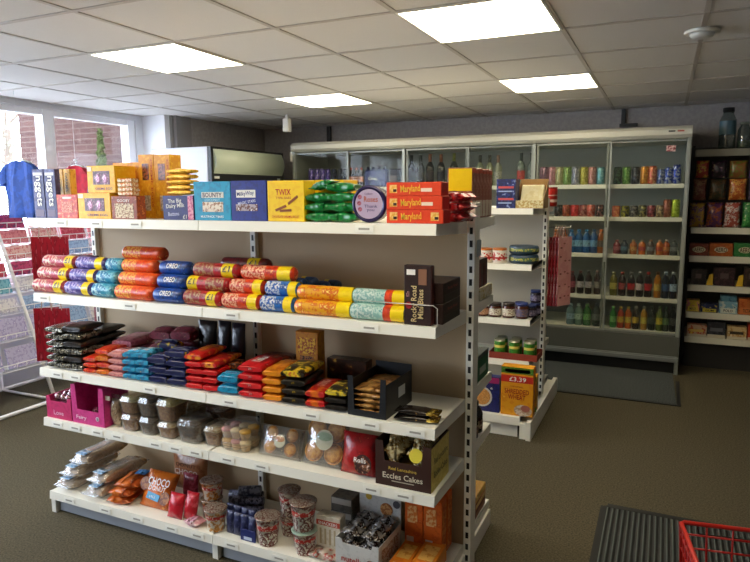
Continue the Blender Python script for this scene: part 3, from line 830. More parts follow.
o = obj('sweet_bag', pack_mesh(.09, .07, .06, film('#3a1a24', ('#7a3048', '#c9b0b0')), .012, 4), None, (xcol(397, YF + .19, Z + .03), YF + .2, Z), (0, 0, .4))
tag(o, 'small dark pink and black bag behind the pale teal rolls', 'sweet bag')

# ================================================================== third shelf: wrapped bars lying front to back
Z = ZT[2] + .0012
ORD = ('bottom', 'second', 'third', 'fourth', 'fifth', 'sixth', 'seventh')


def stack(name, cat, cw, where, pl, pr, pt, n, L, mats, group, yf=YF + .016, rz=.1, crimp=.014, z0=None, jit=.004, text=None, topmat=None, backshift=0.0):
    z0 = Z if z0 is None else z0
    h = (top((pl + pr) / 2, pt, yf) - z0) / n
    a, b = span(pl, pr, yf, z0 + n * h * .5); W = (b - a) * .95
    for k in range(n):
        m_ = mats[k % len(mats)] if not (topmat and k == n - 1) else topmat
        x = (a + b) / 2 - math.sin(rz) * L / 2 + random.uniform(-jit, jit) * .4; y = yf + math.cos(rz) * L / 2 + random.uniform(0, jit) + backshift * k
        me = pack_mesh(L, W, h * .97, m_, .009, (k * 7 + int(pl)) % 5, flat=.5)
        t = thing(name, '%s, %s layer of %s' % (cw, ORD[k] if k < n - 1 or n == 1 else 'top', where), cat, (x, y, z0 + k * h), PI / 2 + rz + random.uniform(-.012, .012), group)
        obj('wrapper', me, t)
        if k == n - 1 and text:
            o = obj('lettering', text_mesh(text[0], L * .45, W * .4, text[1]), t, (0, 0, h + .0012))
    return n * h


SILV = M('#8f8a7a', .22, .6, ('#2a2622', '#cfc8b4'), 40, .5, .4, 50); DKP = film('#1c1714', ('#2e241c', '#7a5a30'), 40)
G = 'silver and black film packs at the left end of the third shelf'
stack('biscuit_pack', 'biscuit pack', 'silvery black crimped film pack', 'the leftmost stack on the third shelf', 46, 62, 327, 6, .15, [SILV], G)
stack('biscuit_pack', 'biscuit pack', 'dark sided silvery film pack', 'the second stack on the third shelf', 62.5, 80, 326, 6, .15, [SILV, DKP], G)
stack('biscuit_pack', 'biscuit pack', 'black film pack', 'the tall dark stack behind the small orange bars', 84, 103, 328, 5, .16, [DKP], G, yf=YF + .17)
G = 'small red and orange bars on the third shelf'
RB, OB = film('#c8281c', ('#e0641c', '#f0c050')), film('#d87a1c', ('#b8441c', '#f2c860'))
stack('snack_bar', 'snack bar', 'small red snack bar', 'the low pile beside silvery packs', 83, 95, 357, 3, .13, [RB], G)
stack('snack_bar', 'snack bar', 'small orange snack bar', 'the pile left of pink wafers', 95.5, 107.5, 349, 4, .13, [OB, RB], G)
PK = film('#c8788a', ('#a8506a', '#e8c0b0'), 30)
stack('wafer_pack', 'wafer pack', 'pale pink wafer pack', 'the long pink stack left of blue packs', 108, 122, 352, 4, .115, [film('#cf8a84', ('#b8505a', '#ecd0b8'))], 'pink wafer packs')
o_h = top(126, 345, YF + .1) - Z
stack('wafer_pack', 'wafer pack', 'long pink silver ended wafer pack', 'the raised pile behind the pink stack', 113, 132, 339, 3, .2, [PK], 'pink wafer packs', yf=YF + .145)
LB = film('#2f9ac0', ('#1c6a98', '#e2c25a'), 26)
for k, (a, b) in enumerate(((122.5, 134.5), (135, 147.5))):
    stack('snack_bar', 'snack bar', 'light blue film bar', 'the %s blue stack beside navy packs' % ('left', 'right')[k], a, b, 352, 4, .115, [LB], 'light blue bars on the third shelf', text=('BISCUIT', WT_))
NV = film('#161c48', ('#20285e', '#e0c030'), 22, .58)
stack('snack_bar', 'snack bar', 'navy film bar with yellow flash', 'the left navy stack', 148, 165, 356, 3, .105, [NV], 'navy bars on the third shelf')
stack('snack_bar', 'snack bar', 'navy film bar with yellow flash', 'the right navy stack, beside red packs', 165.5, 184.5, 350, 4, .105, [NV], 'navy bars on the third shelf')
stack('snack_bar', 'snack bar', 'navy and yellow film bar', 'the pile set back behind the navy stacks', 158, 176, 341, 3, .06, [film('#1a1f50', ('#e0c030', '#20285e'), 18, .55)], 'navy bars on the third shelf', yf=YF + .13)
RD = film('#c8161a', ('#a80f16', '#e8602a'), 20, .6)
stack('wafer_pack', 'wafer pack', 'bright red film pack', 'the left red stack beside navy bars', 185, 201, 354, 5, .2, [RD], 'bright red packs on the third shelf', text=('WAFER', M('#f0b030', .5)), topmat=film('#c81a1a', ('#e8962a', '#f2c860'), 14, .58))
stack('wafer_pack', 'wafer pack', 'bright red film pack', 'the right red stack beside cyan bars', 201.5, 216, 362, 4, .2, [RD], 'bright red packs on the third shelf', topmat=film('#b8141a', ('#e0902a', '#8a1014'), 16, .56))
CY = film('#1c8fb8', ('#126a94', '#8ad0e0'), 26)
stack('snack_bar', 'snack bar', 'cyan film bar', 'the low cyan stack between red packs', 217, 236.5, 374, 2, .095, [CY], 'cyan bars on the third shelf')
stack('snack_bar', 'snack bar', 'dark wrapped bar', 'the long pile behind the cyan bars', 227, 240, 362, 3, .08, [film('#4a2a1c', ('#c8702a', '#2a1812'))], 'dark bars on the third shelf', yf=YF + .12)
KR = film('#cc1c22', ('#b01018', '#e8d8d8'), 18, .6)
stack('wafer_pack', 'wafer pack', 'scarlet wafer pack', 'the stack beside orange packs', 237.5, 261, 365, 4, .19, [KR], 'scarlet wafer packs', text=('KitKat', WT_))
OG = film('#e08a16', ('#c8620f', '#f2b848'), 22)
stack('wafer_pack', 'wafer pack', 'orange film pack', 'the stack right of the scarlet ones', 262, 280.5, 370, 4, .19, [OG], 'orange packs on the third shelf')
BY = film('#17130f', ('#221a12', '#e6c020'), 18, .6)
stack('biscuit_pack', 'biscuit pack', 'black film pack with yellow edge', 'the stack beside the orange packs', 281, 304.5, 370, 4, .19, [BY], 'black and yellow packs', topmat=film('#1c1410', ('#e0c028', '#c86a28'), 16, .52))
stack('biscuit_pack', 'biscuit pack', 'red film pack with orange top', 'the low stack before the dark packs', 305, 324, 390, 2, .19, [film('#b8161c', ('#d86a1c',), 18)], 'low red packs', text=('CRUNCH', M('#e8c8c0', .5)))
stack('biscuit_pack', 'biscuit pack', 'black yellow and white labelled pack', 'the pile beside the black tray', 324.5, 346, 390, 3, .15, [BY], 'black and yellow packs', topmat=film('#1c1812', ('#d8c030', '#a8b89a'), 16, .52))
# back row
G = 'packs standing at the back of the third shelf'
for lb, nm, cat, pl_, pr_, pt_, y, d, mt in (
        ('dark pouch with a yellow panel standing at the back, left of the black cartons', 'pouch', 'pouch', 197, 216, 320, YF + .27, .05, film('#1c1a1a', ('#2a2420', '#cdb72e'), 14, .56)),
        ('black pouch standing at the back beside the yellow-panelled one', 'pouch', 'pouch', 217, 230, 321, YF + .26, .05, film('#15131c', ('#241f2e', '#58506a'), 30, .6)),
        ('black pouch standing at the back, right of its neighbours, third of three', 'pouch', 'pouch', 230.5, 244, 323, YF + .26, .05, film('#171320', ('#2a2030', '#584a5a'), 30, .6))):
    a, b = span(pl_, pr_, y, Z + .1); h = top(pl_, pt_, y) - Z
    o = obj(nm, bag_mesh(b - a, h, d, mt, int(pl_)), None, ((a + b) / 2, y, Z), (-.08, 0, 0)); tag(o, lb, cat, G)
c = carton('biscuit_carton', 'amber carton with dark picture standing alone at the back of the third shelf', 'carton', 296, 318, 332, YF + .22, .06, Z, card('#c8861a', ('#b8701a',)))
c.patch(.1, .62, .9, .9, M('#e8b830', .5, 0, ('#a8501a',), 60), 'name_panel'); c.patch(.2, .1, .8, .58, M('#3a2016', .5, 0, ('#a86a3a',), 60), 'picture')
c = carton('gift_box', 'dark brown and gold pack leaning at the back, left of the black tray', 'carton', 327, 366, 360, YF + .24, .06, Z, film('#2a1a12', ('#4a2a18', '#b89038'), 18, .55))
for k in range(2):
    stack('wafer_pack', 'wafer pack', 'dull pink pack', ('the left rear pile behind navy bars', 'the right rear pile behind navy bars')[k], 150 + 20 * k, 169 + 20 * k, 329, 3, .12, [film('#8a3a4a', ('#6a2a38', '#b07a6a'))], 'dull pink packs at the back', yf=YF + .2)
stack('biscuit_pack', 'biscuit pack', 'dark red pack at the back', 'the low dark pile behind scarlet packs', 255, 285, 357, 3, .12, [film('#5a2016', ('#8a3a1c', '#3a1812'))], 'dark red packs at the back', yf=YF + .22, rz=.03)


def tray(name, label, cat, pl, pr, pt, yf, d, z, mat, inner=None, cut=.45, group=None, rz=0, wall=.003, sideh=1.0):
    """open display tray: floor, back, two sides and a front cut away in the middle"""
    h = top((pl + pr) / 2, pt, yf) - z; a, b = span(pl, pr, yf, z + h * .4); W = b - a
    t = thing(name, label, cat, ((a + b) / 2, yf + d / 2, z), rz, group)
    bm = bmesh.new(); bm_box(bm, -W / 2, W / 2, -d / 2, d / 2, 0, wall); obj('tray_floor', mesh_from(bm, 'tray_floor', mat), t)
    for s in (-1, 1):
        bm = bmesh.new(); x = s * W / 2; x2 = x - s * wall; bm_box(bm, min(x, x2), max(x, x2), -d / 2, d / 2, wall, h * sideh)
        obj('side_panel', mesh_from(bm, 'side_panel', mat), t)
    bm = bmesh.new(); bm_box(bm, -W / 2, W / 2, d / 2 - wall, d / 2, wall, h); obj('rear_panel', mesh_from(bm, 'rear_panel', mat), t)
    # front panel as one outline with a U cut
    e = W * .17; pts = [(-W / 2, 0), (W / 2, 0), (W / 2, h), (W / 2 - e * .8, h), (W / 2 - e, h * cut), (-W / 2 + e, h * cut), (-W / 2 + e * .8, h), (-W / 2, h)]
    bm = bmesh.new(); A = [bm.verts.new((x, -d / 2 - .0005, z_ + .0005)) for x, z_ in pts]; B = [bm.verts.new((x, -d / 2 + wall, z_ + .0005)) for x, z_ in pts]
    n = len(pts)
    for i in range(n): bm.faces.new((A[i], B[i], B[(i + 1) % n], A[(i + 1) % n]))
    bm.faces.new(A[::-1]); bm.faces.new(B); bm.normal_update()
    bmesh.ops.triangulate(bm, faces=[f for f in bm.faces if len(f.verts) > 4]); bmesh.ops.recalc_face_normals(bm, faces=bm.faces[:])
    obj('front_panel', mesh_from(bm, 'front_panel', mat), t)
    return t, W, h


BKT = M('#14161a', .45)
t, W, h = tray('display_tray', 'black open display tray holding long golden biscuit packs', 'display tray', 348.5, 387, 378, YF + .016, .24, Z, BKT, cut=.16, rz=-.03, sideh=.86)
obj('side_label', box_mesh(.001, .06, .04, M('#c9ccd0', .5), 0), t, (W / 2 + .001, .02, h * .35))
cx, cy = t.location.x, t.location.y
for k in range(5):
    for j in range(2):
        o = obj('biscuit_pack', pack_mesh(W * .84, .1, .019, M('#b98a4a', .3, .2, ('#8a5a2a', '#2a2018'), 26, .55, .3), .012, k + j), None, (cx, cy - .055 + j * .112, Z + .0045 + k * .0205), (0, 0, .02 * (-1) ** k))
        tag(o, 'golden brown biscuit pack in the black tray, %s layer, %s row' % (ORD[k], ('front', 'rear')[j]), 'biscuit pack', 'packs inside the black tray')
for k, (px, y, rz, wd) in enumerate(((414, YF + .06, .12, 'lower'), (416, YF + .066, .05, 'upper'))):
    t = thing('biscuit_bar', 'black and gold film bar lying alone at the third shelf end, %s of two' % wd, 'biscuit bar', (xcol(414.5, YF + .05, Z), y, Z + k * .0225), rz, 'two black and gold bars at the shelf end')
    obj('wrapper', pack_mesh(.148, .062, .022, M('#1a1410', .25, 0, ('#241a12', '#b08a4a'), 12, .56, .4), .012, k), t)
    obj('crimped_end', pack_mesh(.03, .064, .012, M('#c9a23a', .25, .6), .006, k), t, (.068, 0, .006))

# ================================================================== fourth shelf
Z = ZT[3] + .0012
PINK = card('#c62a66', ('#b8225c',)); PINK2 = card('#d03a86', ('#c4327c',))
t, W, h = tray('display_box', 'low pink display box of foil sweets at the left end of the fourth shelf', 'display box', 47, 71.5, 398, YF + .014, .15, Z, PINK, cut=.8)
obj('lettering', text_mesh('Love', W * .4, h * .22, M('#e8b8d0', .5)), t, (0, -.0785, h * .3), FRONT)
rnd = random.Random(3)
for k in range(9):
    x, y = t.location.x + (k % 3 - 1) * W * .24, YF + .045 + (k // 3) * .042
    o = obj('foil_sweet', lathe_mesh([(.002, 0), (.014, .006), (.019, .018), (.014, .03), (.003, .037)], M('#b8b0b4', .2, .7, ('#8a2a4a', '#e0dcdc'), 60, .5), 10), None, (x, y, Z + h * .7 + .006), (rnd.uniform(-.25, .25), rnd.uniform(-.25, .25), 0))
    tag(o, 'silver and red foil sweet in the low pink box, %s row, %s' % (('front', 'middle', 'rear')[k // 3], ('left', 'middle', 'right')[k % 3]), 'sweet', 'foil sweets in the low pink box')
    bmf = None
bm = bmesh.new(); bm_box(bm, -W / 2 + .004, W / 2 - .004, -.065, .065, 0, h * .7); o = obj('tray_filler', mesh_from(bm, 'tray_filler', M('#7a2a4a', .6)), t, (0, 0, .004))
t, W, h = tray('display_box', 'tall pink display box with a deep cut front, beside the low one', 'display box', 72, 104, 387, YF + .014, .15, Z, PINK2, cut=.36)
obj('lettering', text_mesh('Fairy', W * .32, h * .13, M('#f0d0e0', .5)), t, (-W * .2, -.0785, h * .16), FRONT)
obj('printed_disc', lathe_mesh([(.011, 0), (.011, .001)], M('#e0c8d8', .5), 16), t, (W * .3, -.0775, h * .2), FRONT)
obj('lettering', text_mesh('1', .006, .012, INK), t, (W * .3, -.0795, h * .2), FRONT)
for k in range(4):
    x, y = t.location.x + (k % 2 - .5) * W * .4, YF + .04 + (k // 2) * .06
    o = obj('foil_sweet', lathe_mesh([(.002, 0), (.014, .006), (.019, .018), (.014, .03), (.003, .037)], M('#d8cdd2', .25, .5, ('#b84a7a',), 60, .5), 10), None, (x, y, Z + .021), (.1 * k, .1, 0))
    tag(o, 'pale foil sweet in the tall pink box, %s' % ('front left', 'front right', 'rear left', 'rear right')[k], 'sweet', 'foil sweets in the tall pink box')
bm = bmesh.new(); bm_box(bm, -W / 2 + .004, W / 2 - .004, -.065, .065, 0, .014); obj('tray_filler', mesh_from(bm, 'tray_filler', M('#7a2a4a', .6)), t, (0, 0, .0035))
PL = clear('clear_plastic', '#f4f2ea', .35, .12, .1, '#e8e4da', .25); PLB = clear('clear_film', '#f6f6f4', .5, .14, .1, '#f2f2f2', .6)
# bag of sponge fingers
t = thing('cake_bag', 'clear bag of pale sponge pieces between the pink box and the cake tubs', 'cake bag', (xcol(113.5, YF + .04, Z + .05), YF + .06, Z))
hh = top(110, 396, YF + .03) - Z
obj('bag', bag_mesh(.054, hh, .055, PLB, 2), t)
obj('sponge_pieces', bag_mesh(.048, hh * .85, .044, M('#c9a77c', .8, 0, ('#8a623c', '#e2cfae'), 50, .52), 5), t, (0, .0, .002)); obj('white_tie', box_mesh(.03, .008, .02, WHITE), t, (-.02, -.03, hh * .85))


def tub_mesh(w, d, h, mat, seed=0, wall=.0):
    key = ('tub', round(w, 4), round(d, 4), round(h, 4), mat)
    if key in _mc: return _mc[key]
    bm = bmesh.new(); R = []
    for z, s in ((0, .8), (.002, .84), (h * .9, .97), (h * .9, 1.02), (h, 1.02)):
        R.append([bm.verts.new((math.copysign(abs(math.cos(2 * PI * (k + .5) / 24)) ** .5, math.cos(2 * PI * (k + .5) / 24)) * w / 2 * s, math.copysign(abs(math.sin(2 * PI * (k + .5) / 24)) ** .5, math.sin(2 * PI * (k + .5) / 24)) * d / 2 * s, z)) for k in range(24)])
    for A, B in zip(R, R[1:]):
        for k in range(24): f = bm.faces.new((A[k], A[(k + 1) % 24], B[(k + 1) % 24], B[k]))
    bm.faces.new(R[0][::-1])
    _mc[key] = mesh_from(bm, 'tub', mat); return _mc[key]


def tub(label, pl, pr, pt, z, yf, cake, group, d=.13, h=None, lidmat=None):
    h = h or top((pl + pr) / 2, pt, yf) - z; a, b = span(pl, pr, yf, z + h / 2); W = (b - a) / 1.03
    t = thing('cake_tub', label, 'cake tub', ((a + b) / 2, yf + d / 2 + .003, z), 0, group)
    obj('tub', tub_mesh(W, d, h * .72, PL), t)
    obj('cake', tub_mesh(W * .93, d * .93, h * .7, cake), t, (0, 0, .003))
    bm = bmesh.new(); bm_box(bm, -W * .45, W * .45, -d * .45, d * .45, 0, h * .16); bmesh.ops.bevel(bm, geom=bm.edges[:], offset=h * .1, segments=2, affect='EDGES')
    obj('icing', mesh_from(bm, 'icing', lidmat or cake, True), t, (0, 0, h * .69))
    obj('lid', tub_mesh(W * 1.02, d * 1.02, -h * .26, PL), t, (0, 0, h * .985))
    return h


BRN = M('#7a5030', .8, 0, ('#986c42', '#523420'), 50, .5); DBR = M('#2f1c14', .7, 0, ('#4a2c1c',), 50, .5); YEC = M('#d8c070', .6, 0, ('#e8dca0',), 30, .5); CRM = M('#d8ccb0', .6, 0, ('#b89c74',), 40)
G = 'plastic tubs of cake stacked on the fourth shelf'
hb = []
for lb, a, b, pt, ck, ic in (('plastic cake tub of brown sponge, bottom row, first beside the sponge bag', 117, 134.5, 416, BRN, BRN), ('plastic cake tub of dark cake, bottom row, second from the sponge bag', 135, 153, 419, DBR, DBR),
                             ('plastic cake tub of brown sponge, bottom row, third from the sponge bag', 153.5, 172, 424, BRN, CRM), ('plastic cake tub of chocolate cake with dark topping, bottom row, fourth', 172.5, 198, 421.5, DBR, DBR)):
    hb.append(tub(lb, a, b, pt, Z, YF + .016, ck, G, lidmat=ic))
for k, (lb, a, b, pt, ck, ic) in enumerate((('plastic cake tub with pale top, stacked on the first bottom tub', 115.5, 133.5, 398, BRN, YEC), ('plastic cake tub with dark lid, stacked on the second bottom tub', 134, 151.5, 399.5, DBR, DBR),
                             ('plastic cake tub with yellow icing, stacked on the third bottom tub', 152, 171.5, 401.5, BRN, YEC))):
    tub(lb, a, b, pt, Z + hb[k] + .002, YF + .02, ck, G, lidmat=ic)
tub('plastic tub of green-white slices, at the back behind the fourth bottom tub', 174, 196, 404, Z, YF + .19, CRM, G, lidmat=CRM)
h1 = tub('plastic tub of brown slices, right of the chocolate cake tub, lower one', 200, 217.5, 428, Z, YF + .03, BRN, G, lidmat=CRM)
tub('plastic tub of reddish cake, stacked at the back right of the tubs', 202, 222, 407, Z, YF + .17, M('#8a5a44', .8, 0, ('#6a3a2c',), 50), G, h=.13)
# clear pack of fairy cakes
t = thing('cake_pack', 'clear pack of pink and cream fairy cakes in the middle of the fourth shelf', 'cake pack', (xcol(241, YF + .09, Z + .05), YF + .1, Z))
W = .142
obj('pack', tub_mesh(W, .16, .03, PL), t); obj('dome', tub_mesh(W * 1.0, .158, -.075, PLB), t, (0, 0, .108))
ck = lathe_mesh([(.017, 0), (.024, .03), (.0245, .032)], M('#d8b890', .7), 14); 
for i in range(3):
    for j in range(2):
        for l in range(2):
            q = obj('fairy_cake', ck, t, ((i - 1) * .0455, (j - .5) * .06 - .01, .004 + l * .048))
            obj('icing', lathe_mesh([(.025, .029), (.0245, .036), (.016, .042), (.001, .044)], M(('#d8a84a', '#cf8f8a', '#e0c89a')[(i + l) % 3], .5), 14), q)


def tart_pack(label, pl, pr, pt, yf, green):
    y = yf; a, b = span(pl, pr, y, Z + .07); h = top((pl + pr) / 2, pt, y + .03) - Z; W = b - a
    t = thing('tart_pack', label, 'tart pack', ((a + b) / 2, y + .04, Z), 0, 'clear packs of golden tarts')
    lean = -.38
    hold = obj('tray', box_mesh(W * .92, .012, h * .98, PL, .004), t, (0, .016, .006), (lean, 0, 0))
    r_ = min(W, h) * .235
    pas = lathe_mesh([(r_ * .75, 0), (r_, .016), (r_ * .98, .017), (r_ * .9, .012), (.001, .012)], M('#dfa55a', .7, 0, ('#c4803a',), 60), 20)
    fil = lathe_mesh([(r_ * .88, .0125), (r_ * .6, .016), (.001, .018)], M('#e8aa40', .5, 0, ('#cf8a30',), 40), 18)
    for i in (-1, 1):
        for j in (0, 1):
            o = obj('tart', pas, hold, (i * W * .235, -.006, h * (.25 + .48 * j)), FRONT)
            o2 = obj('filling', fil, hold, (i * W * .235, -.006, h * (.25 + .48 * j)), FRONT)
    obj('film', bag_mesh(W, h * 1.02, .05, PLB, 3), t, (0, .0, .004), (lean, 0, 0))
    lab = obj('round_label', lathe_mesh([(r_ * .95, 0), (r_ * .95, .001)], M('#e6dfb8', .5), 24), t, (W * .0, -.016 + h * .55 * .38 * .95, h * .55 + .006), (PI / 2 + lean, 0, 0))
    obj('label_band', lathe_mesh([(r_ * .9, 0), (r_ * .9, .0006)], M('#a8c090' if green else '#d88a3a', .5), 24), lab, (0, r_ * .3, .0012)).scale = (.9, .45, 1)
    return t


tart_pack('clear film pack of four golden tarts with an orange banded round label', 252, 295, 431, YF + .016, False)
tart_pack('clear film pack of four golden tarts with a green banded round label', 296.5, 338, 424, YF + .016, True)
# red chocolate bag
t = thing('sweet_bag', 'glossy red bag of chocolates leaning between the tarts and the cake carton', 'sweet bag', (xcol(358, YF + .05, Z + .06), YF + .05, Z))
hh = top(356, 431, YF + .09) - Z; bg_ = obj('bag', bag_mesh(.15, hh, .06, film('#a81318', ('#8c0e14', '#c8502a'), 24, .56), 6), t, (0, 0, .002), (-.22, 0, 0))
obj('printed_label', lathe_mesh([(.036, 0), (.036, .001)], M('#3a1a14', .4, 0, ('#8a5a3a', '#e0d0c8'), 40, .52), 20), t, (.03, -.022, hh * .36), (PI / 2 - .22, 0, 0))
obj('lettering', text_mesh('Rolls', .05, .018, WT_), t, (.02, -.0255, hh * .46), (PI / 2 - .22, 0, .0)); obj('lettering', text_mesh('Caramels', .11, .026, M('#d8662a', .5)), t, (-.0, .012, hh * .76), (PI / 2 - .45, 0, 0))
# eccles cakes carton
EB = M('#3a211a', .45); EY = M('#e2d074', .5, 0, ('#d6c262',), 40)
t, W, h = tray('display_box', 'brown fronted display carton of wrapped round cakes with yellow sides', 'display box', 375.5, 431, 444, YF + .014, .2, Z, EB, cut=.56, rz=.0)
obj('side_print', box_mesh(.001, .196, h * .97, EY, 0), t, (W / 2 + .001, 0, .001))
for k, tx in enumerate(('Real Lancashire', 'Eccles Cakes')):
    o = obj('lettering', text_mesh(tx, .15, h * .14, M('#5a4a1c', .5)), t); o.matrix_local = Matrix.Translation((W / 2 + .0035, 0, h * (.66 - .3 * k))) @ Matrix.Rotation(PI / 2, 4, 'Z') @ Matrix.Rotation(PI / 2, 4, 'X')
obj('lettering', text_mesh('Eccles Cakes', W * .72, h * .13, M('#e0d8c0', .5)), t, (0, -.1032, h * .25), FRONT)
obj('lettering', text_mesh('Real Lancashire', W * .5, h * .07, M('#d8b84a', .5)), t, (0, -.1032, h * .42), FRONT); obj('printed_line', box_mesh(W * .4, .001, .003, M('#b8b0a0', .5), 0), t, (0, -.1012, h * .12))
cx, cy = t.location.x, t.location.y
FILMG = M('#e6d9ac', .2, .1, ('#b08a4e', '#f8f4e2'), 40, .52, .6, 50)
for k in range(6):
    i, j = k % 2, k // 2
    tt = thing('wrapped_cake', 'film wrapped round cake in the brown display carton, %s %s' % (('front', 'middle', 'rear')[j], ('left', 'right')[i]), 'cake', (cx + (i - .5) * W * .44, cy - .058 + j * .06, Z + h * .42), 0, 'wrapped cakes in the brown carton')
    obj('wrapper', pack_mesh(W * .36, .056, h * .66, FILMG, .012, k), tt, (0, 0, 0), (.0, 0, .1))
    if j == 0 and i: obj('yellow_label', lathe_mesh([(.026, 0), (.026, .001)], M('#d8c83a', .5), 18), tt, (0, -.034, h * .34), (PI / 2 - .25, 0, 0))
bm = bmesh.new(); bm_box(bm, -W / 2 + .004, W / 2 - .004, -.09, .09, 0, h * .38); obj('tray_filler', mesh_from(bm, 'tray_filler', M('#7a6238', .6)), t, (0, 0, .0035))

# ================================================================== base shelf
Z = ZT[4] + .0012
BAG = M('#cfa872', .7, 0, ('#b08850', '#e2cca6'), 25, .5); BRF = clear('bread_film', '#fafafa', .4, .16, .24, '#eef2f6', .6)
G = 'clear bags of long rolls at the left of the base shelf'
cb = [('topmost clear bag of baguettes, furthest back in the pile', 95, .185, .16, -.1), ('clear bag of baguettes, second from the top of the pile', 96, .1, .125, -.14), ('clear bag of baguettes lying in the middle of the pile', 97, .055, .062, -.16), ('lowest clear bag of baguettes, at the front corner of the base shelf', 92, .02, .0, -.05), ('clear bag of baguettes beside the lowest one, near the orange bags', 118, .02, .0, -.06)]
for k, (lb, px, dy, dz, rz) in enumerate(((cb[3][0], 62, .155, 0, .05), (cb[4][0], 92, .15, 0, .0), (cb[2][0], 66, .165, .062, .02), (cb[1][0], 94, .17, .062, -.05), (cb[0][0], 72, .19, .125, .0))):
    t = thing('bread_bag', lb, 'bread bag', (xcol(px, YF + .02, Z + .03 + dz), YF + dy, Z + dz), PI / 2 + rz, G)
    obj('bag', pack_mesh(.3, .1, .06, BRF, .03, k, .004), t)
    for j in (-1, 1):
        obj('baguette', pack_mesh(.25, .044, .045, BAG, .004, k + j, .003, 'baguette', .45), t, (.012, j * .023, .005))
    obj('blue_print', pack_mesh(.05, .06, .006, M('#8ab0d0', .4, 0, ('#d8e4ec',), 40), .01, 1), t, (-.1, 0, .059))
# orange dough-nut bags
OC = film('#d8701a', ('#c85a14', '#e8a04a'), 18); 
t = thing('doughnut_bag', 'large orange bag with CHOCO lettering and pictured ring doughnuts, front of base shelf', 'doughnut bag', (xcol(150, YF + .05, Z + .05), YF + .075, Z))
hh = .165; b_ = obj('bag', bag_mesh(.185, hh, .07, OC, 7), t, (0, 0, .002), (-.5, 0, 0))


def on_lean(par, body, u, v, w, h, mat, lean, off):
    o = obj('lettering', text_mesh(body, w, h, mat), par); o.matrix_local = Matrix.Rotation(lean, 4, 'X') @ Matrix.Translation((u, -off, v)) @ Matrix.Rotation(PI / 2, 4, 'X')
    return o


def disc_lean(par, r_, u, v, mat, lean, off, name='picture'):
    o = obj(name, lathe_mesh([(r_, 0), (r_, .001)], mat, 20), par); o.matrix_local = Matrix.Rotation(lean, 4, 'X') @ Matrix.Translation((u, -off, v)) @ Matrix.Rotation(PI / 2, 4, 'X')


on_lean(t, 'CHOCO', .015, .118, .125, .034, WT_, -.5, .0385); on_lean(t, 'DONUT', .015, .088, .1, .022, WT_, -.5, .0395)
o = obj('blue_badge', box_mesh(.075, .0012, .03, M('#3a98c8', .4), 0), t); o.matrix_local = Matrix.Rotation(-.5, 4, 'X') @ Matrix.Translation((0, -.0365, .036)) @ Matrix.Rotation(.12, 4, 'Y'); on_lean(t, '6 PACK', .0, .05, .036, .012, WT_, -.5, .0395)
disc_lean(t, .03, .066, .052, M('#6a3418', .5, 0, ('#a86a30',), 40), -.5, .034, 'doughnut_picture'); disc_lean(t, .03, -.066, .1, M('#7a3c1a', .5, 0, ('#a86a30',), 40), -.5, .033, 'doughnut_picture')
for k, (lb, px, dy, dz, rz) in enumerate((('orange doughnut bag lying flat beside the bread bags, bottom of three', 118, .1, 0, .2), ('orange doughnut bag lying flat beside the bread bags, middle of three', 119, .105, .036, .1), ('orange doughnut bag with a blue patch, top of three flat ones', 121, .125, .072, .25))):
    t = thing('doughnut_bag', lb, 'doughnut bag', (xcol(px, YF + .04, Z + dz), YF + dy, Z + dz), rz, 'orange doughnut bags lying flat')
    obj('bag', pack_mesh(.125, .15, .036, film('#cf6a22', ('#b84e1c', '#e8aa70'), 16), .012, k, .003), t)
    if k == 2: obj('blue_patch', pack_mesh(.06, .05, .008, M('#3a78b0', .4), .006, 1), t, (.02, .04, .032))
t = thing('doughnut_bag', 'pale orange bag with CHOCO lettering standing at the back of the base shelf', 'doughnut bag', (xcol(190, YF + .29, Z + .1), YF + .29, Z))
obj('bag', bag_mesh(.22, .19, .06, film('#b0754a', ('#985a34', '#c89468'), 20), 8), t, (0, 0, 0), (-.05, 0, 0)); on_lean(t, 'CHOCO', .0, .1, .14, .028, M('#dcd0c8', .5), -.05, .034); on_lean(t, 'DONUT', .0, .135, .12, .018, M('#4a2a1c', .5), -.05, .034)
# red and pink packs
G = 'red and pink picture bags on the base shelf'
for k, (lb, px, dy, w_, h_, mt) in enumerate((('red picture bag right of the big orange bag, first of its row', 174, .042, .085, .11, film('#c81c30', ('#b01024', '#e0b0a0'), 22, .55)), ('red picture bag, second right of the big orange bag', 189, .06, .07, .12, film('#b81828', ('#d8586a', '#d8b090'), 22, .55)),
                                              ('rosy bag behind the red picture bags, left', 190, .2, .09, .13, film('#8a2438', ('#b85468', '#6a1828'), 22)), ('rosy bag behind the red picture bags, right', 214, .22, .09, .13, film('#7a1c34', ('#a04058', '#5a1424'), 22)))):
    o = obj('picture_bag', bag_mesh(w_, h_, .05, mt, k), None, (xcol(px, YF + dy, Z + .05), YF + dy, Z + .002), (-.3 if k < 2 else -.1, 0, 0)); tag(o, lb, 'sweet bag', G)
o = obj('picture_bag', pack_mesh(.085, .06, .03, film('#e0a0b0', ('#f0d0d0', '#c86a80'), 26), .01, 2), None, (xcol(186, YF + .02, Z), YF + .045, Z), (0, 0, -.1)); 
o.location.y = YF + .04; o.location.z = Z; tag(o, 'pale pink pack lying flat at the shelf lip before the red bags', 'sweet pack')
bpy.data.objects[o.name].location.x = xcol(192, YF + .02, Z)


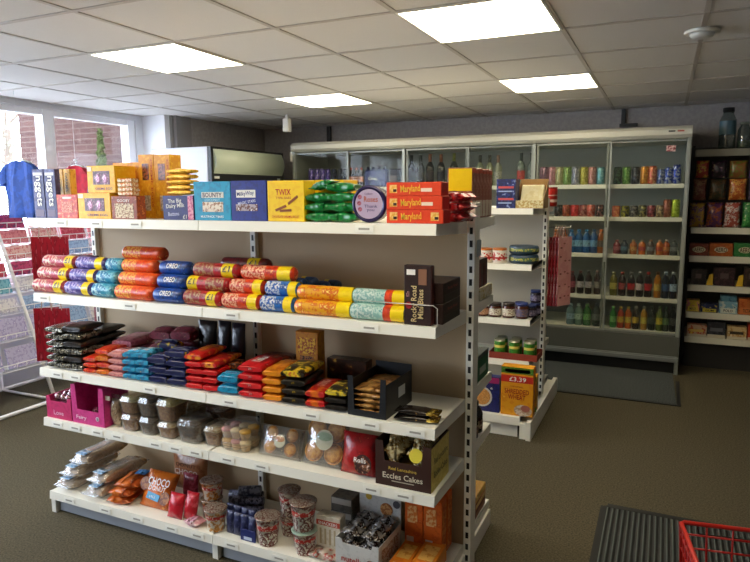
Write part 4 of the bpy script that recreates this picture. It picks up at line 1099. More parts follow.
def pot(label, px, pw, y, z, h, body, band, lid, group, lidtop=None):
    x = xcol(px, y, z + h / 2); a, b = span(px - pw / 2, px + pw / 2, y, z + h * .8); R = (b - a) / 2
    t = thing('snack_pot', label, 'snack pot', (x, y, z), random.uniform(-.4, .4), group)
    obj('cup', lathe_mesh([(R * .72, 0), (R * .74, .002), (R * .95, h * .93), (R * 1.03, h * .935), (R * 1.03, h * .96)], body, 24, 'cup'), t)
    obj('printed_band', lathe_mesh([(R * .745 + R * .21 * .6, h * .57), (R * .745 + R * .21 * .78, h * .74)], band, 24, 'band', False), t)
    obj('lid', lathe_mesh([(R * 1.05, h * .955), (R * 1.05, h * .975), (R * .95, h * .985), (R * .001, h * .99)], lid, 24, 'lid'), t)
    return x


PB = M('#d8d2c4', .4, 0, ('#7a2418', '#efe8dc'), 34, .46); PB2 = M('#d9cfc0', .4, 0, ('#c8862a', '#5a2418'), 34, .52); FOIL = M('#b0a294', .25, .5, ('#7a4a3a', '#d0c4b4'), 60, .5); RBAND = M('#b82a20', .4, 0, ('#e0d8c8',), 60, .56)
G = 'snack pots on the base shelf'
hh = top(214, 511, YF + .02) - Z
pot('snack pot with gold lid at the shelf lip, below another pot, near navy packs', 216, 18, YF + .05, Z, .1, PB2, RBAND, FOIL, G)
pot('snack pot set back behind the gold lidded one, lower of two', 212, 17, YF + .13, Z, .09, PB2, RBAND, FOIL, G)
pot('snack pot stacked on the set back pot, left of the navy packs', 212, 18, YF + .13, Z + .091, .085, PB2, RBAND, FOIL, G)
pot('short white snack pot with foil lid, right of the navy packs', 268, 21, YF + .05, Z, .125, PB, RBAND, FOIL, G)
pot('spotted snack pot, lower of the left pair in the pot cluster', 290, 18, YF + .15, Z, .092, PB, RBAND, FOIL, G)
pot('spotted snack pot, upper of the left pair in the pot cluster', 289.5, 19, YF + .15, Z + .093, .11, PB, RBAND, FOIL, G)
pot('spotted snack pot, lower of the right pair, nearest the shelf lip', 305, 22, YF + .055, Z, .1, PB, RBAND, M('#9ab0a0', .3, .3), G)
pot('spotted snack pot with white side, upper of the right pair', 303.5, 23, YF + .055, Z + .101, .12, PB, RBAND, FOIL, G)
# navy packs of sticks
NVP = M('#20264e', .35, 0, ('#4a5078', '#b0acb8'), 30, .56)
G = 'navy sachets standing on the base shelf'
for k in range(8):
    i, j = k % 4, k // 4
    px = 230 + i * 7.6
    o = obj('snack_sachet', bag_mesh(.042, .1, .026, NVP, k), None, (xcol(px, YF + .04 + j * .05, Z), YF + .045 + j * .05 - i * .003, Z + .001), (-.06, 0, .1 * ((k % 3) - 1)))
    tag(o, 'navy and silver sachet standing on the base shelf, %s in the %s rank' % (('first', 'second', 'third', 'last')[i], ('front', 'rear')[j]), 'sachet', G)
t = thing('stick_tray', 'low navy tray around the front sachets, with a pale price label', 'tray', (xcol(248, YF + .02, Z), YF + .022, Z))
obj('front_panel', box_mesh(.075, .004, .05, M('#1c2a6a', .4)), t); obj('price_label', box_mesh(.04, .001, .014, M('#b8c4dc', .5), 0), t, (0, -.003, .006))
stick = lathe_mesh([(.018, -.08), (.02, -.078), (.02, .078), (.018, .08)], M('#3a3a4a', .35, 0, ('#8a8aa0', '#242432'), 30), 14, 'tube', True, 'x')
for k, (px, dy, dz, rz) in enumerate(((246, .2, .0, .35), (246, .245, .0, .35), (246, .29, .0, .35), (247, .2225, .035, .35), (246.5, .268, .035, .35), (245, .155, .0, .35))):
    o = obj('snack_tube', stick, None, (xcol(px, YF + dy, Z + .03), YF + dy, Z + .021 + dz), (0, 0, rz)); tag(o, 'dark grey snack tube lying in the jumble at the back, %s' % ('leftmost low one', 'second low one', 'rearmost low one', 'upper left one', 'upper right one', 'nearest low one')[k], 'snack tube', 'snack tubes jumbled at the back of the base shelf')
o = obj('snack_tube', lathe_mesh([(.022, -.05), (.024, -.048), (.024, .048), (.022, .05)], M('#4a5068', .3, .2, ('#8a90a8',), 30), 16, 'tube', True, 'x'), None, (xcol(250, YF + .245, Z + .1), YF + .245, Z + .0925), (0, 0, .5)); tag(o, 'blue grey snack tube resting on top of the dark jumble', 'snack tube')
# white packets, boxes behind
t = carton('stick_carton', 'white carton with a red band and bread stick picture beside the pots', 'carton', 316.5, 340, 517, YF + .07, .05, Z + .031, card('#d8d2c2', ('#c8c0ae',)))
t.patch(.0, .7, 1, .86, M('#b8402a', .5), 'red_band'); t.text('SNACKERS', .5, .78, .8, .1, WT_)
for q in range(4): t.patch(.14 + q * .2, .1, .22 + q * .2, .6, M('#b0a080', .6), 'stick_picture')
o = obj('snack_pack', pack_mesh(.13, .08, .03, film('#c8b8a8', ('#a8382a', '#e0d8cc'), 26), .012, 3), None, (xcol(326, YF + .05, Z), YF + .06, Z), (0, 0, .05)); tag(o, 'flat white and red pack under the bread stick carton', 'snack pack')
for k in range(3):
    c = carton('grey_carton', 'dark grey and white carton stacked at the back of the base shelf, %s of three' % ('lowest', 'middle', 'topmost')[k], 'carton', 331, 352, 0, YF + .2, .12, Z + k * .061, card('#6a6258', ('#565048',)), 'grey cartons at the back of the base shelf', h=.06)
    c.patch(.04, .5, .96, .92, M('#b8b0a4', .5), 'pale_panel')
# white display tray of wrapped bars with tall rear card
WB_ = card('#c9c8c4', ('#bdbcb8',))
t, W, h = tray('display_tray', 'white display tray of silver wrapped bars with a tall picture card behind', 'display tray', 336, 380, 543, YF + .016, .2, Z, WB_, cut=.86, rz=-.04)
obj('rear_card', box_mesh(W, .003, .23, WB_, 0), t, (0, .103, .001)); 
obj('lettering', text_mesh('nutella', W * .5, h * .2, M('#a8281c', .5)), t, (-W * .1, -.1032, h * .36), FRONT); obj('side_print', box_mesh(.001, .15, h * .6, M('#8a6a58', .5, 0, ('#b8b0a8', '#7a2a1c'), 40), 0), t, (W / 2 + .001, 0, h * .2))
obj('picture', lathe_mesh([(.02, 0), (.02, .001)], M('#6a3a20', .5, 0, ('#b87a4a',), 60), 16), t, (W * .32, -.101, h * .34), FRONT)
obj('card_picture', lathe_mesh([(.028, 0), (.028, .001)], M('#9a5a2a', .5, 0, ('#c8935a',), 50), 18), t, (.03, .101, .165), FRONT); obj('card_badge', lathe_mesh([(.016, 0), (.016, .001)], M('#4a4a52', .5), 16), t, (.075, .101, .195), FRONT); obj('card_badge', lathe_mesh([(.014, 0), (.014, .001)], M('#c9a63a', .5), 16), t, (-.05, .101, .205), FRONT)
cx, cy = t.location.x, t.location.y
SB = M('#a8a4a0', .2, .5, ('#3a2a24', '#e4e2de'), 22, .48, .5, 50)
for k in range(18):
    i, j, l = k % 2, (k // 2) % 3, k // 6
    o = obj('wrapped_bar', pack_mesh(W * .43, .055, .036, SB, .012, k), None, (cx + (i - .5) * W * .47, cy - .06 + j * .06 + l * .003, Z + .008 + l * .039 + .03), (0, 0, .02 * (-1) ** k - .04))
    tag(o, 'silver and brown wrapped bar in the white tray, %s layer, %s %s' % (('lower', 'middle', 'upper')[l], ('front', 'centre', 'rear')[j], ('left', 'right')[i]), 'chocolate bar', 'silver bars in the white tray')
bm = bmesh.new(); bm_box(bm, -W / 2 + .005, W / 2 - .005, -.09, .09, 0, .03); obj('tray_filler', mesh_from(bm, 'tray_filler', M('#8a8580', .6)), t, (0, 0, .0035))
# orange biscuit boxes at the right end
TRR = cx + W / 2 + .006
OBX = card('#e0841c', ('#d87414',), 20); G = 'orange cracker boxes at the right end of the base shelf'
for k, (lb, px, dy, dz, rz, w_, d_, h_) in enumerate((('orange cracker box lying flat at the shelf corner, nearest of the lying ones', 416, .125, 0, .0, .085, .21, .065), ('orange cracker box lying flat, left of the nearest one', 391, .125, 0, .0, .075, .2, .05))):
    x = TRR + .052 + .092 * (1 - k)
    t = thing('cracker_box', lb, 'cracker box', (x, YF + dy, Z), rz, G)
    obj('carton', box_mesh(w_, d_, h_, OBX), t); obj('picture', box_mesh(w_ * .7, d_ * .5, .001, M('#e8b860', .5, 0, ('#c8862a', '#b8281c'), 22, .56), 0), t, (0, .02, h_)); obj('lettering', text_mesh('Cheese', w_ * .6, .018, M('#f4e4c0', .5)), t, (0, -d_ * .38, h_ + .0015))
    obj('end_label', box_mesh(w_ * .6, .001, h_ * .4, M('#f0d8a0', .5), 0), t, (0, -d_ / 2 - .0005, h_ * .3)); obj('lettering', text_mesh('TUC', w_ * .4, h_ * .25, M('#7a3a10', .5)), t, (0, -d_ / 2 - .0025, h_ * .5), FRONT)
OBD = card('#d8641c', ('#c85414', '#e88a3a'), 24)
for k, (lb, dx, dy) in enumerate((('tall orange cracker box standing by the end upright, front left', -.165, .22), ('tall orange cracker box standing by the end upright, front right', -.085, .22), ('tall orange cracker box standing by the end upright, rear one', -.085, .29))):
    c = Pack('cracker_box', lb, 'cracker box', XE + dx - .038, XE + dx + .038, YF + dy, .06, Z, .24, OBD, G)
    c.patch(.15, .55, .7, .85, M('#e8b878', .5, 0, ('#d8782a',), 40), 'picture'); c.patch(.1, .1, .5, .3, M('#d8c8c0', .5), 'price_panel'); c.patch(.1, .1, .9, .9, M('#c85a18', .5, 0, ('#e08a3a',), 26), 'side_print', 'r')

# ================================================================== rear side of the foreground shelving, seen past its end upright
YB = 2 * YC - YF          # rear lip
c = Pack('chocolate_carton', 'dark brown carton on the rear second shelf, seen past the end upright', 'carton', XE - .13, XE - .02, YB - .2, .16, ZT[1] + .0012, .17, card('#3a1c18', ('#54261e',)))
c.patch(.1, .1, .3, .9, M('#6a2a22', .5), 'spine_strip', 'r'); c.patch(.6, .1, .8, .9, M('#5a2a24', .5), 'spine_strip', 'r')
c = Pack('snack_carton', 'flat white carton with yellow and red print on the rear second shelf', 'carton', XE - .12, XE - .005, YB - .03, .022, ZT[1] + .0012, .05, card('#d8d0b8', ('#c8b04a', '#a8452a'), 50, .56))
c2 = Pack('snack_carton', 'white striped carton lying at the rear second shelf end, beside the brown one', 'carton', XE - .012, XE - .002, YB - .22, .18, ZT[1] + .0012, .055, card('#d5cfc0', ('#b8a04a', '#7a8aa0'), 50, .56))
t = thing('coffee_box', 'green box with dark lid on the rear third shelf, past the end upright', 'box', (XE - .06, YB - .13, ZT[2] + .0012)); obj('carton', box_mesh(.1, .2, .1, card('#1f6a42', ('#17543a',))), t); obj('lid', box_mesh(.102, .202, .02, M('#3a4a48', .4)), t, (0, 0, .1)); obj('pale_label', box_mesh(.001, .1, .03, M('#b8c8b8', .5), 0), t, (.051, 0, .03))
bot = [(.03, 0), (.034, .004), (.034, .12), (.026, .15), (.013, .165), (.012, .185)]
for k, dx in enumerate((.0, .075)):
    t = thing('sauce_bottle', 'dark sauce bottle on the rear fourth shelf, %s one past the upright' % ('nearer', 'further')[k], 'bottle', (XE - .04, YB - .2 + dx, ZT[3] + .0012), 0, 'dark bottles past the end upright')
    obj('bottle', lathe_mesh([(p * .95, q * .72) for p, q in bot], M('#1c1210', .2), 18), t); obj('label', lathe_mesh([(.0328, .02), (.0328, .06)], M('#5a2a22', .5, 0, ('#a8906a',), 60), 18, 'label', False), t); obj('cap', lathe_mesh([(.0135, .12), (.0135, .142)], M('#14100e', .4), 14), t)
for k, (h0, mt, wd) in enumerate(((0, card('#5a2a1c', ('#7a3a24',)), 'brown, bottom'), (.035, card('#8a4a24', ('#a8642a',)), 'rust, middle'), (.07, card('#d8a02a', ('#e0b040',)), 'yellow, top'))):
    c = Pack('cake_carton', 'flat %s carton of three on the rear base shelf' % wd, 'carton', XE - .14, XE - .01, YB - .22, .18, ZT[4] + .0012 + h0, .0345, mt, 'flat cartons on the rear base shelf')
    c.patch(.1, .3, .9, .75, M('#d8b870' if k else '#9a6a4a', .5), 'side_print', 'r')

# ================================================================== goods on the unit by the fridge
ZB = [z + .0012 for z in Z2]; YG = Y2F + .012
c = carton('sweet_carton', 'navy carton with red and blue swirls on the end unit top shelf', 'carton', 496.5, 515.5, 179, YG, .12, ZB[0], card('#1c2454', ('#28357a', '#8a9ac0'), 28, .54))
for v, tl in ((.28, .2), (.68, .2)): c.patch(.1, v, .9, v + .07, M('#c04a4a', .5), 'red_swirl'); c.patch(.1, v - .12, .8, v - .08, M('#9ab0d8', .5), 'pale_swirl')
t = thing('display_carton', 'brown cardboard display box holding a tilted cream pack on the end unit', 'display box', ((xcol(514, YG, 1.5) + xcol(544, YG, 1.5)) / 2, YG + .1, ZB[0])); CB = M('#a8824e', .7)
W = xcol(544, YG, 1.5) - xcol(516, YG, 1.5)
for nm, x0, x1, y0, y1, z1 in (('tray_floor', -W / 2, W / 2, -.09, .09, .004), ('rear_panel', -W / 2, W / 2, .086, .09, .19), ('front_panel', -W / 2, W / 2, -.09, -.086, .05)):
    bm = bmesh.new(); bm_box(bm, x0, x1, y0, y1, 0 if nm == 'tray_floor' else .004, z1); obj(nm, mesh_from(bm, nm, CB if nm != 'front_panel' else M('#d8cfa0', .5, 0, ('#b89a5a',), 50)), t)
for s in (-1, 1):
    bm = bmesh.new(); x = s * W / 2; v = [bm.verts.new(p) for q in (x - .0015, x + .0015) for p in ((q, -.09, .004), (q, .09, .004), (q, .09, .19), (q, -.09, .05))]
    for q in ((0, 1, 2, 3), (7, 6, 5, 4), (0, 4, 5, 1), (1, 5, 6, 2), (2, 6, 7, 3), (3, 7, 4, 0)): bm.faces.new([v[i] for i in q])
    obj('side_panel', mesh_from(bm, 'side_panel', CB), t)
o = obj('cheese_pack', box_mesh(W * .82, .035, .15, M('#e9e0b0', .4, 0, ('#f2ecc8',), 20), .006), None, (t.location.x, t.location.y - .02, ZB[0] + .014), (-.5, 0, 0)); tag(o, 'cream wrapped pack leaning back in the brown cardboard display box', 'cream pack')
jar = [(.03, 0), (.034, .004), (.034, .075), (.029, .085), (.029, .09)]
RW = M('#e0d8cc', .35, 0, ('#b8302a',), 30, .53)
for k, (px, lb) in enumerate(((485, 'red and white jar with orange lid on the end unit, left of the pair'), (499.5, 'red and white jar with orange lid on the end unit, right of the pair'))):
    h = top(px, 248, YG + .04) - ZB[1]; R = (xcol(px + 7, YG + .04, 1.15) - xcol(px - 7, YG + .04, 1.15)) / 2
    t = thing('cocoa_jar', lb, 'jar', (xcol(px, YG + .04, ZB[1] + .05), YG + .05, ZB[1]), 0, 'red and white jars on the end unit'); obj('jar', lathe_mesh([(R * .94, 0), (R, .004), (R, h * .84), (R * .94, h * .86)], M('#d8cfc4', .35), 20), t)
    obj('label', lathe_mesh([(R * 1.01, h * .2), (R * 1.01, h * .72)], RW, 20, 'label', False), t); obj('lid', lathe_mesh([(R * .98, h * .86), (R * .98, h * .97), (R * .9, h)], M('#c8702a', .4), 20), t)
    obj('red_badge', lathe_mesh([(R * 1.02, h * .3), (R * 1.02, h * .42)], M('#b0201c', .4), 20, 'band', False), t)
oval = None
for k, (lb, dz) in enumerate((('blue grey oval tub with green label on the end unit, lower of two', 0), ('blue grey oval tub with green label on the end unit, upper of two', .062), )):
    t = thing('spread_tub', lb, 'tub', (xcol(523, YG + .06, ZB[1] + .03), YG + .085, ZB[1] + dz), 0, 'oval tubs on the end unit')
    R = (xcol(538, YG + .06, 1.12) - xcol(508, YG + .06, 1.12)) / 2
    o = obj('tub', lathe_mesh([(R * .86, 0), (R * .98, .01), (R, .03), (R * .98, .05), (R * .9, .058)], M('#2f4458', .35, 0, ('#26384a',), 20), 24), t); o.scale = (1, .75, 1)
    o = obj('label', lathe_mesh([(R * 1.005, .02), (R * 1.005, .04)], M('#4a6a50', .4, 0, ('#b8b04a', '#2f4458'), 40, .52), 24, 'label', False), t); o.scale = (1, .75, 1)
GJ = [('#b8886a', '#c8602a', 'orange lidded jar'), ('#d8d0bc', '#2a1c18', 'white labelled jar with black lid'), ('#d8d0bc', '#2a1c18', 'white labelled jar with black lid'), ('#5a5470', '#2a3a7a', 'purple grey jar with blue lid')]
for k, (px, (bc, lc, nm), wd) in enumerate(zip((482, 495, 508.5, 522), GJ, ('first from the left', 'second from the left', 'third from the left', 'nearest the end upright'))):
    h = top(px, 303, YG + .03) - ZB[2]; R = (xcol(px + 6.3, YG + .04, .77) - xcol(px - 6.3, YG + .04, .77)) / 2
    t = thing('sauce_jar', '%s on the end unit middle shelf, %s' % (nm, wd), 'jar', (xcol(px, YG + .04, ZB[2] + .04), YG + .05, ZB[2]), 0, 'jars on the end unit middle shelf')
    obj('jar', lathe_mesh([(R * .9, 0), (R, .006), (R, h * .7), (R * .85, h * .8), (R * .85, h * .84)], M('#4a2418', .15), 20), t); obj('label', lathe_mesh([(R * 1.01, h * .15), (R * 1.01, h * .62)], M(bc, .5, 0, ('#8a6a52',), 70, .58), 20, 'label', False), t); obj('lid', lathe_mesh([(R * .92, h * .8), (R * .92, h)], M(lc, .4), 20), t)
for k, (px, dy, dz, wd) in enumerate(((531, .12, 0, 'behind the row, right'), (520, .2, 0, 'at the back, left'), (527, .2, .09, 'at the back, raised on another'), (528, .2, 0, 'under the raised one'))):
    R = .036; x = xcol(px, YG + dy, ZB[2] + .04) + (.05 if k == 3 else 0)
    if k == 2: x = xcol(528, YG + .2, ZB[2] + .04) + .05
    t = thing('spread_jar', 'blue lidded dark jar on the end unit middle shelf, ' + wd, 'jar', (x, YG + dy, ZB[2] + dz), 0, 'jars on the end unit middle shelf')
    obj('jar', lathe_mesh([(R * .9, 0), (R, .006), (R, .06), (R * .85, .07)], M('#2c2430', .2), 18), t); obj('label', lathe_mesh([(R * 1.01, .012), (R * 1.01, .05)], M('#4a4468', .5, 0, ('#8a8098',), 60), 18, 'label', False), t); obj('lid', lathe_mesh([(R * .95, .068), (R * .95, .085)], M('#27346e', .4), 18), t)
t = thing('can_tray', 'shallow red cardboard tray of green cans on the end unit lower shelf', 'tray', ((xcol(490, YG, .46) + xcol(536, YG, .46)) / 2, YG + .1, ZB[3])); W = xcol(537, YG, .46) - xcol(489, YG, .46); RT = M('#8a3420', .6)
for nm, x0, x1, y0, y1, z0, z1 in (('tray_floor', -W / 2, W / 2, -.1, .1, 0, .004), ('front_panel', -W / 2, W / 2, -.1, -.097, .004, .045), ('rear_panel', -W / 2, W / 2, .097, .1, .004, .045), ('side_panel', -W / 2, -W / 2 + .003, -.097, .097, .004, .045), ('side_panel', W / 2 - .003, W / 2, -.097, .097, .004, .045)):
    bm = bmesh.new(); bm_box(bm, x0, x1, y0, y1, z0, z1); obj(nm, mesh_from(bm, nm, RT), t)
R = .036
for k in range(6):
    i, j = k % 3, k // 3
    tt = thing('food_can', 'green labelled can in the red tray, %s row, %s' % (('front', 'rear')[j], ('left', 'middle', 'right')[i]), 'can', (t.location.x + (i - 1) * W * .31, t.location.y - .055 + j * .08, ZB[3] + .005), 0, 'green cans in the red tray')
    obj('can', lathe_mesh([(R, 0), (R, .122), (R * .93, .122), (R * .93, .119)], M('#a8a890', .3, .6), 20), tt); obj('label', lathe_mesh([(R * 1.01, .006), (R * 1.01, .11)], M('#3f8a2a', .4, 0, ('#2a6a1c', '#d8d06a'), 36, .55), 20, 'label', False), tt); obj('yellow_band', lathe_mesh([(R * 1.02, .066), (R * 1.02, .084)], M('#d8c860', .4), 20, 'band', False), tt)
# cereal boxes on the base shelf
ZC = .137 + .0012; YE = 3.885
c = carton('cereal_box', 'navy cereal box with a round bowl picture on the end unit base shelf', 'cereal box', 468, 499.5, 376, YE + .02, .06, ZC, card('#1f2468', ('#191d56',)))
c.disc(.45, .42, .068, M('#d8d4cc', .4), 'bowl_picture'); c.disc(.45, .42, .056, M('#c8843a', .6, 0, ('#e0a860', '#8a5424'), 60, .5), 'cereal_picture', .0028)
c.patch(.35, .82, .98, .98, M('#a82868', .5), 'pink_corner'); c.text('6', .75, .68, .08, .06, WT_)
c = carton('cereal_box', 'amber cereal box with a red price strip, nearest the aisle end', 'cereal box', 501, 533, 367, YE + .015, .075, ZC, card('#e8a01a', ('#e09014', '#f0b83a'), 14, .56))
c.patch(0, .86, 1, .985, M('#5a8a2a', .5, 0, ('#3f6a1c',), 40), 'green_strip'); c.patch(.12, .88, .9, .95, M('#c8c89a', .5), 'pale_strip'); c.patch(0, .68, 1, .82, M('#c8281c', .5), 'red_strip'); c.text('£3.39', .52, .75, .52, .09, WT_)
c.text('SHREDDED', .5, .5, .76, .1, M('#a8361a', .5)); c.text('WHEAT', .5, .385, .54, .1, M('#a8361a', .5)); c.text('ORIGINAL', .5, .6, .4, .03, M('#a8361a', .5))
c.disc(.7, .12, .038, M('#d8c8b4', .5, 0, ('#b89878',), 40), 'wheat_picture', sx=1.5); c.disc(.78, .17, .022, M('#b06a5a', .5), 'fruit_picture', .0028, 1.3)
c.patch(.06, .05, .94, .95, M('#d88a1c', .5, 0, ('#b85a1a', '#e8b84a'), 26, .55), 'side_print', 'r')
c2 = carton('cereal_box', 'amber cereal box standing behind the one with the red price strip', 'cereal box', 508, 536, 362, YE + .13, .075, ZC, card('#d8921c', ('#5a8a2a',), 9, .62), h=.24)
c2.patch(0, .86, 1, .985, M('#5a8a2a', .5), 'green_strip')
# red tin on the far side of the top shelf
t = thing('drink_tin', 'red tin with pale bands on the far side of the end unit top', 'tin', (xcol(549.5, 4.75, 1.5), 4.75, ZB[0])); R = .055; obj('tin', lathe_mesh([(R, 0), (R, .125), (R * .95, .13)], M('#b8241c', .35), 24), t); obj('pale_band', lathe_mesh([(R * 1.01, .03), (R * 1.01, .05)], M('#d8b8a8', .4), 24, 'band', False), t); obj('pale_band', lathe_mesh([(R * 1.01, .075), (R * 1.01, .083)], M('#d8b8a8', .4), 24, 'band', False), t); obj('lid', lathe_mesh([(R * 1.02, .13), (R * 1.02, .138)], M('#8a1c18', .4), 24), t)


# gift bags hanging on end hooks
def gift_bag(label, x, y, z, w, h, d, rz, front, side, group, dots=False):
    t = thing('gift_bag', label, 'gift bag', (x, y, z), rz, group)
    bm = bmesh.new(); v = [bm.verts.new(p) for p in ((-w / 2, -d / 2, 0), (w / 2, -d / 2, 0), (w / 2, d / 2, 0), (-w / 2, d / 2, 0), (-w / 2, -d / 5, h), (w / 2, -d / 5, h), (w / 2, d / 5, h), (-w / 2, d / 5, h))]
    for q, mi in (((0, 3, 2, 1), 0), ((0, 1, 5, 4), 0), ((1, 2, 6, 5), 1), ((2, 3, 7, 6), 0), ((3, 0, 4, 7), 1), ((4, 5, 6, 7), 1)):
        f = bm.faces.new([v[i] for i in q]); f.material_index = mi
    obj('bag', mesh_from(bm, 'bag', [front, side]), t)
    for s in (-1, 1):
        bm = bmesh.new(); bm_tube(bm, [(-w * .2, s * d / 5, h - .01), (-w * .15, s * d / 6, h + .05), (0, 0, h + .08), (w * .15, s * d / 6, h + .05), (w * .2, s * d / 5, h - .01)], .002, 6); obj('handle', mesh_from(bm, 'handle', M('#b8a090', .5)), t)
    return t


RS = M('#9a1c28', .4, 0, ('#7a121e', '#d8a8a0'), 24, .52, .3, 40, .5, .04, (3, 3, .5)); PKB = M('#eaaca4', .5, 0, ('#e29c96',), 8, .5)
xg = X2R + .06
bm = bmesh.new(); bm_tube(bm, [(X2R + .02, 4.6, 1.31), (X2R + .17, 4.6, 1.31), (X2R + .175, 4.6, 1.325)], .004, 8); obj('hook', mesh_from(bm, 'hook', CHROME, True), g2)
for k in range(4):
    t = gift_bag('red striped gift bag hanging on the end unit hook, %s behind the pink one' % ('nearest', 'second', 'third', 'fourth')[k] if k else 'pink dotted gift bag hanging in front on the end unit hook', X2R + .137 - k * .0205, 4.6, .754, .15, .49, .012, PI / 2 - .5, PKB if k == 0 else RS, RS, 'gift bags on the end unit hook')
    if k == 0:
        rnd = random.Random(5)
        for q in range(14):
            o = obj('flower_print', lathe_mesh([(.012, 0), (.012, .0008)], M('#8a2a2a', .5) if q % 3 == 0 else M('#a8584e', .5), 8), t, ((q % 3 - 1) * .045 + rnd.uniform(-.01, .01), -.0068 + (q // 3) * .0007, .05 + (q // 3) * .095 + rnd.uniform(-.02, .02)), (PI / 2 - .012, 0, 0)); o.scale = (1, .5, 1)
t = thing('sweet_bag', 'orange red bag on the far side shelf above the gift bags', 'bag', (X2R - .06, 4.74, ZB[1] + .0)); obj('bag', bag_mesh(.1, .16, .05, film('#d8502a', ('#b83a1c', '#e8b84a'), 20), 3), t, (0, 0, 0), (0, 0, PI / 2))
bm = bmesh.new(); bm_box(bm, -.495, .495, 0, .3, -.03, 0); obj('shelf', mesh_from(bm, 'shelf', SHELF), g2, (-1.764 + .5, 4.57, Z2[1]))
# red gift bags hanging off the window end of the foreground shelving
RG = M('#a8142a', .35, 0, ('#8a0e20', '#c8606a'), 22, .52, .3, 40, .5, .04, (3, 3, .5)); RG2 = M('#7a1420', .4, 0, ('#5a0c16', '#b0707a'), 30, .55, .3, 40)
bm = bmesh.new()
for z in (1.4, 1.0): bm_tube(bm, [(XL - .01, YC + .0, z), (XL - .30, YC + .0, z), (XL - .305, YC, z + .015)], .004, 8)
hk = obj('bag_hook', mesh_from(bm, 'bag_hook', CHROME, True), gon)
for k, (px, z, h, mt, wd) in enumerate(((45, 1.034, .3, RG, 'upper hook, outer'), (56, 1.034, .3, RG, 'upper hook, inner'), (47, .634, .3, RG, 'lower hook, outer'), (57, .634, .3, RG, 'lower hook, inner'))):
    x = xcol(px, YC, z + .2)
    gift_bag('crimson gift bag at the window end of the foreground shelving, ' + wd, x, YC + .0 + .002 * k, z, .13, h, .02, .75, mt, RG2, 'crimson gift bags by the window end')
t = gift_bag('dark red gift bag behind the third shelf packs, window end', xcol(78, YC + .12, .85), YC + .3, .66, .2, .3, .03, -.3, RG2, RG2, 'dark gift bags by the window end')
t = gift_bag('dark green red gift bag behind the dusty pink rolls, window end', xcol(82, YC + .12, 1.25), YC + .3, 1.06, .2, .3, .03, -.3, M('#4a2a2a', .4, 0, ('#6a5a4a', '#8a3a3a'), 26, .5), RG2, 'dark gift bags by the window end')

# ================================================================== drinks fridge along the back wall
FX0, FX1, FY, FB = -3.63, .17, 5.82, 6.58
DIV = (-3.63, -2.355, -1.09, .17)
fr = thing('drinks_fridge', 'long glass fronted drinks fridge along the back wall', 'fridge', (0, 0, 0))
FWT = M('#c8c6b6', .4); FGR = M('#8f948f', .35, .2); FIN = M('#a8ada8', .6); FDK = M('#4d4f4c', .4, .2); FLP = M('#ecebdc', .45)
bm = bmesh.new(); bm_box(bm, FX0 + .02, FX1 - .02, FB - .03, FB, .12, 2.0); obj('back_panel', mesh_from(bm, 'back_panel', FIN), fr)
for x in (FX0, FX1 - .03): 
    bm = bmesh.new(); bm_box(bm, x, x + .03, FY + .0, FB, .0, 2.06); obj('side_panel', mesh_from(bm, 'side_panel', FGR), fr)
bm = bmesh.new(); prof = [(FY + .08, 1.985), (FY + .0, 1.995), (FY - .03, 2.02), (FY - .03, 2.06), (FY, 2.085), (FY + .06, 2.095), (FB, 2.095), (FB, 1.985)]
A = [bm.verts.new((FX0, y, z)) for y, z in prof]; B = [bm.verts.new((FX1, y, z)) for y, z in prof]
for i in range(len(prof)): bm.faces.new((A[i], A[(i + 1) % len(prof)], B[(i + 1) % len(prof)], B[i]))
bm.faces.new(A[::-1]); bm.faces.new(B); bmesh.ops.recalc_face_normals(bm, faces=bm.faces[:]); obj('canopy', mesh_from(bm, 'canopy', FWT), fr)
bm = bmesh.new(); bm_box(bm, FX0 + .03, FX1 - .03, FY + .02, FB - .03, .12, .33); obj('base', mesh_from(bm, 'base', FDK), fr)
bm = bmesh.new(); bm_box(bm, FX0, FX1, FY - .005, FY + .02, .16, .33); obj('lower_panel', mesh_from(bm, 'lower_panel', M('#5b5d57', .45, .1)), fr)
bm = bmesh.new(); bm_box(bm, FX0, FX1, FY - .03, FY + .02, .11, .16); bmesh.ops.bevel(bm, geom=bm.edges[:], offset=.012, segments=2, affect='EDGES'); obj('bumper', mesh_from(bm, 'bumper', M('#9aa0a0', .3, .5)), fr)
bm = bmesh.new(); bm_box(bm, FX0 + .02, FX1 - .02, FY + .05, FY + .07, 0, .11); obj('kick_plate', mesh_from(bm, 'kick_plate', M('#1c1d1d', .6)), fr)
FZ = [top(640, 184.5, FY + .1), top(640, 217.5, FY + .1), top(640, 255, FY + .1), top(640, 297.5, FY + .1), .345]
for a, b in zip(DIV, DIV[1:]):
    for z in FZ:
        bm = bmesh.new(); bm_box(bm, a + .035, b - .035, FY + .1, FB - .04, z - .012, z); bm_box(bm, a + .035, b - .035, FY + .085, FY + .1, z - .032, z + .004)
        obj('shelf', mesh_from(bm, 'shelf', FLP), fr)
for x in DIV:
    bm = bmesh.new(); xx = min(max(x, FX0 + .02), FX1 - .02); bm_box(bm, xx - .012, xx + .012, FY - .004, FY + .06, .33, 1.99); obj('door_post', mesh_from(bm, 'door_post', M('#9aa09a', .35, .2)), fr)
GD = clear('fridge_glass', '#f4f5f2', -.1, .02, .02, '#a4a8a0', 0, .22)
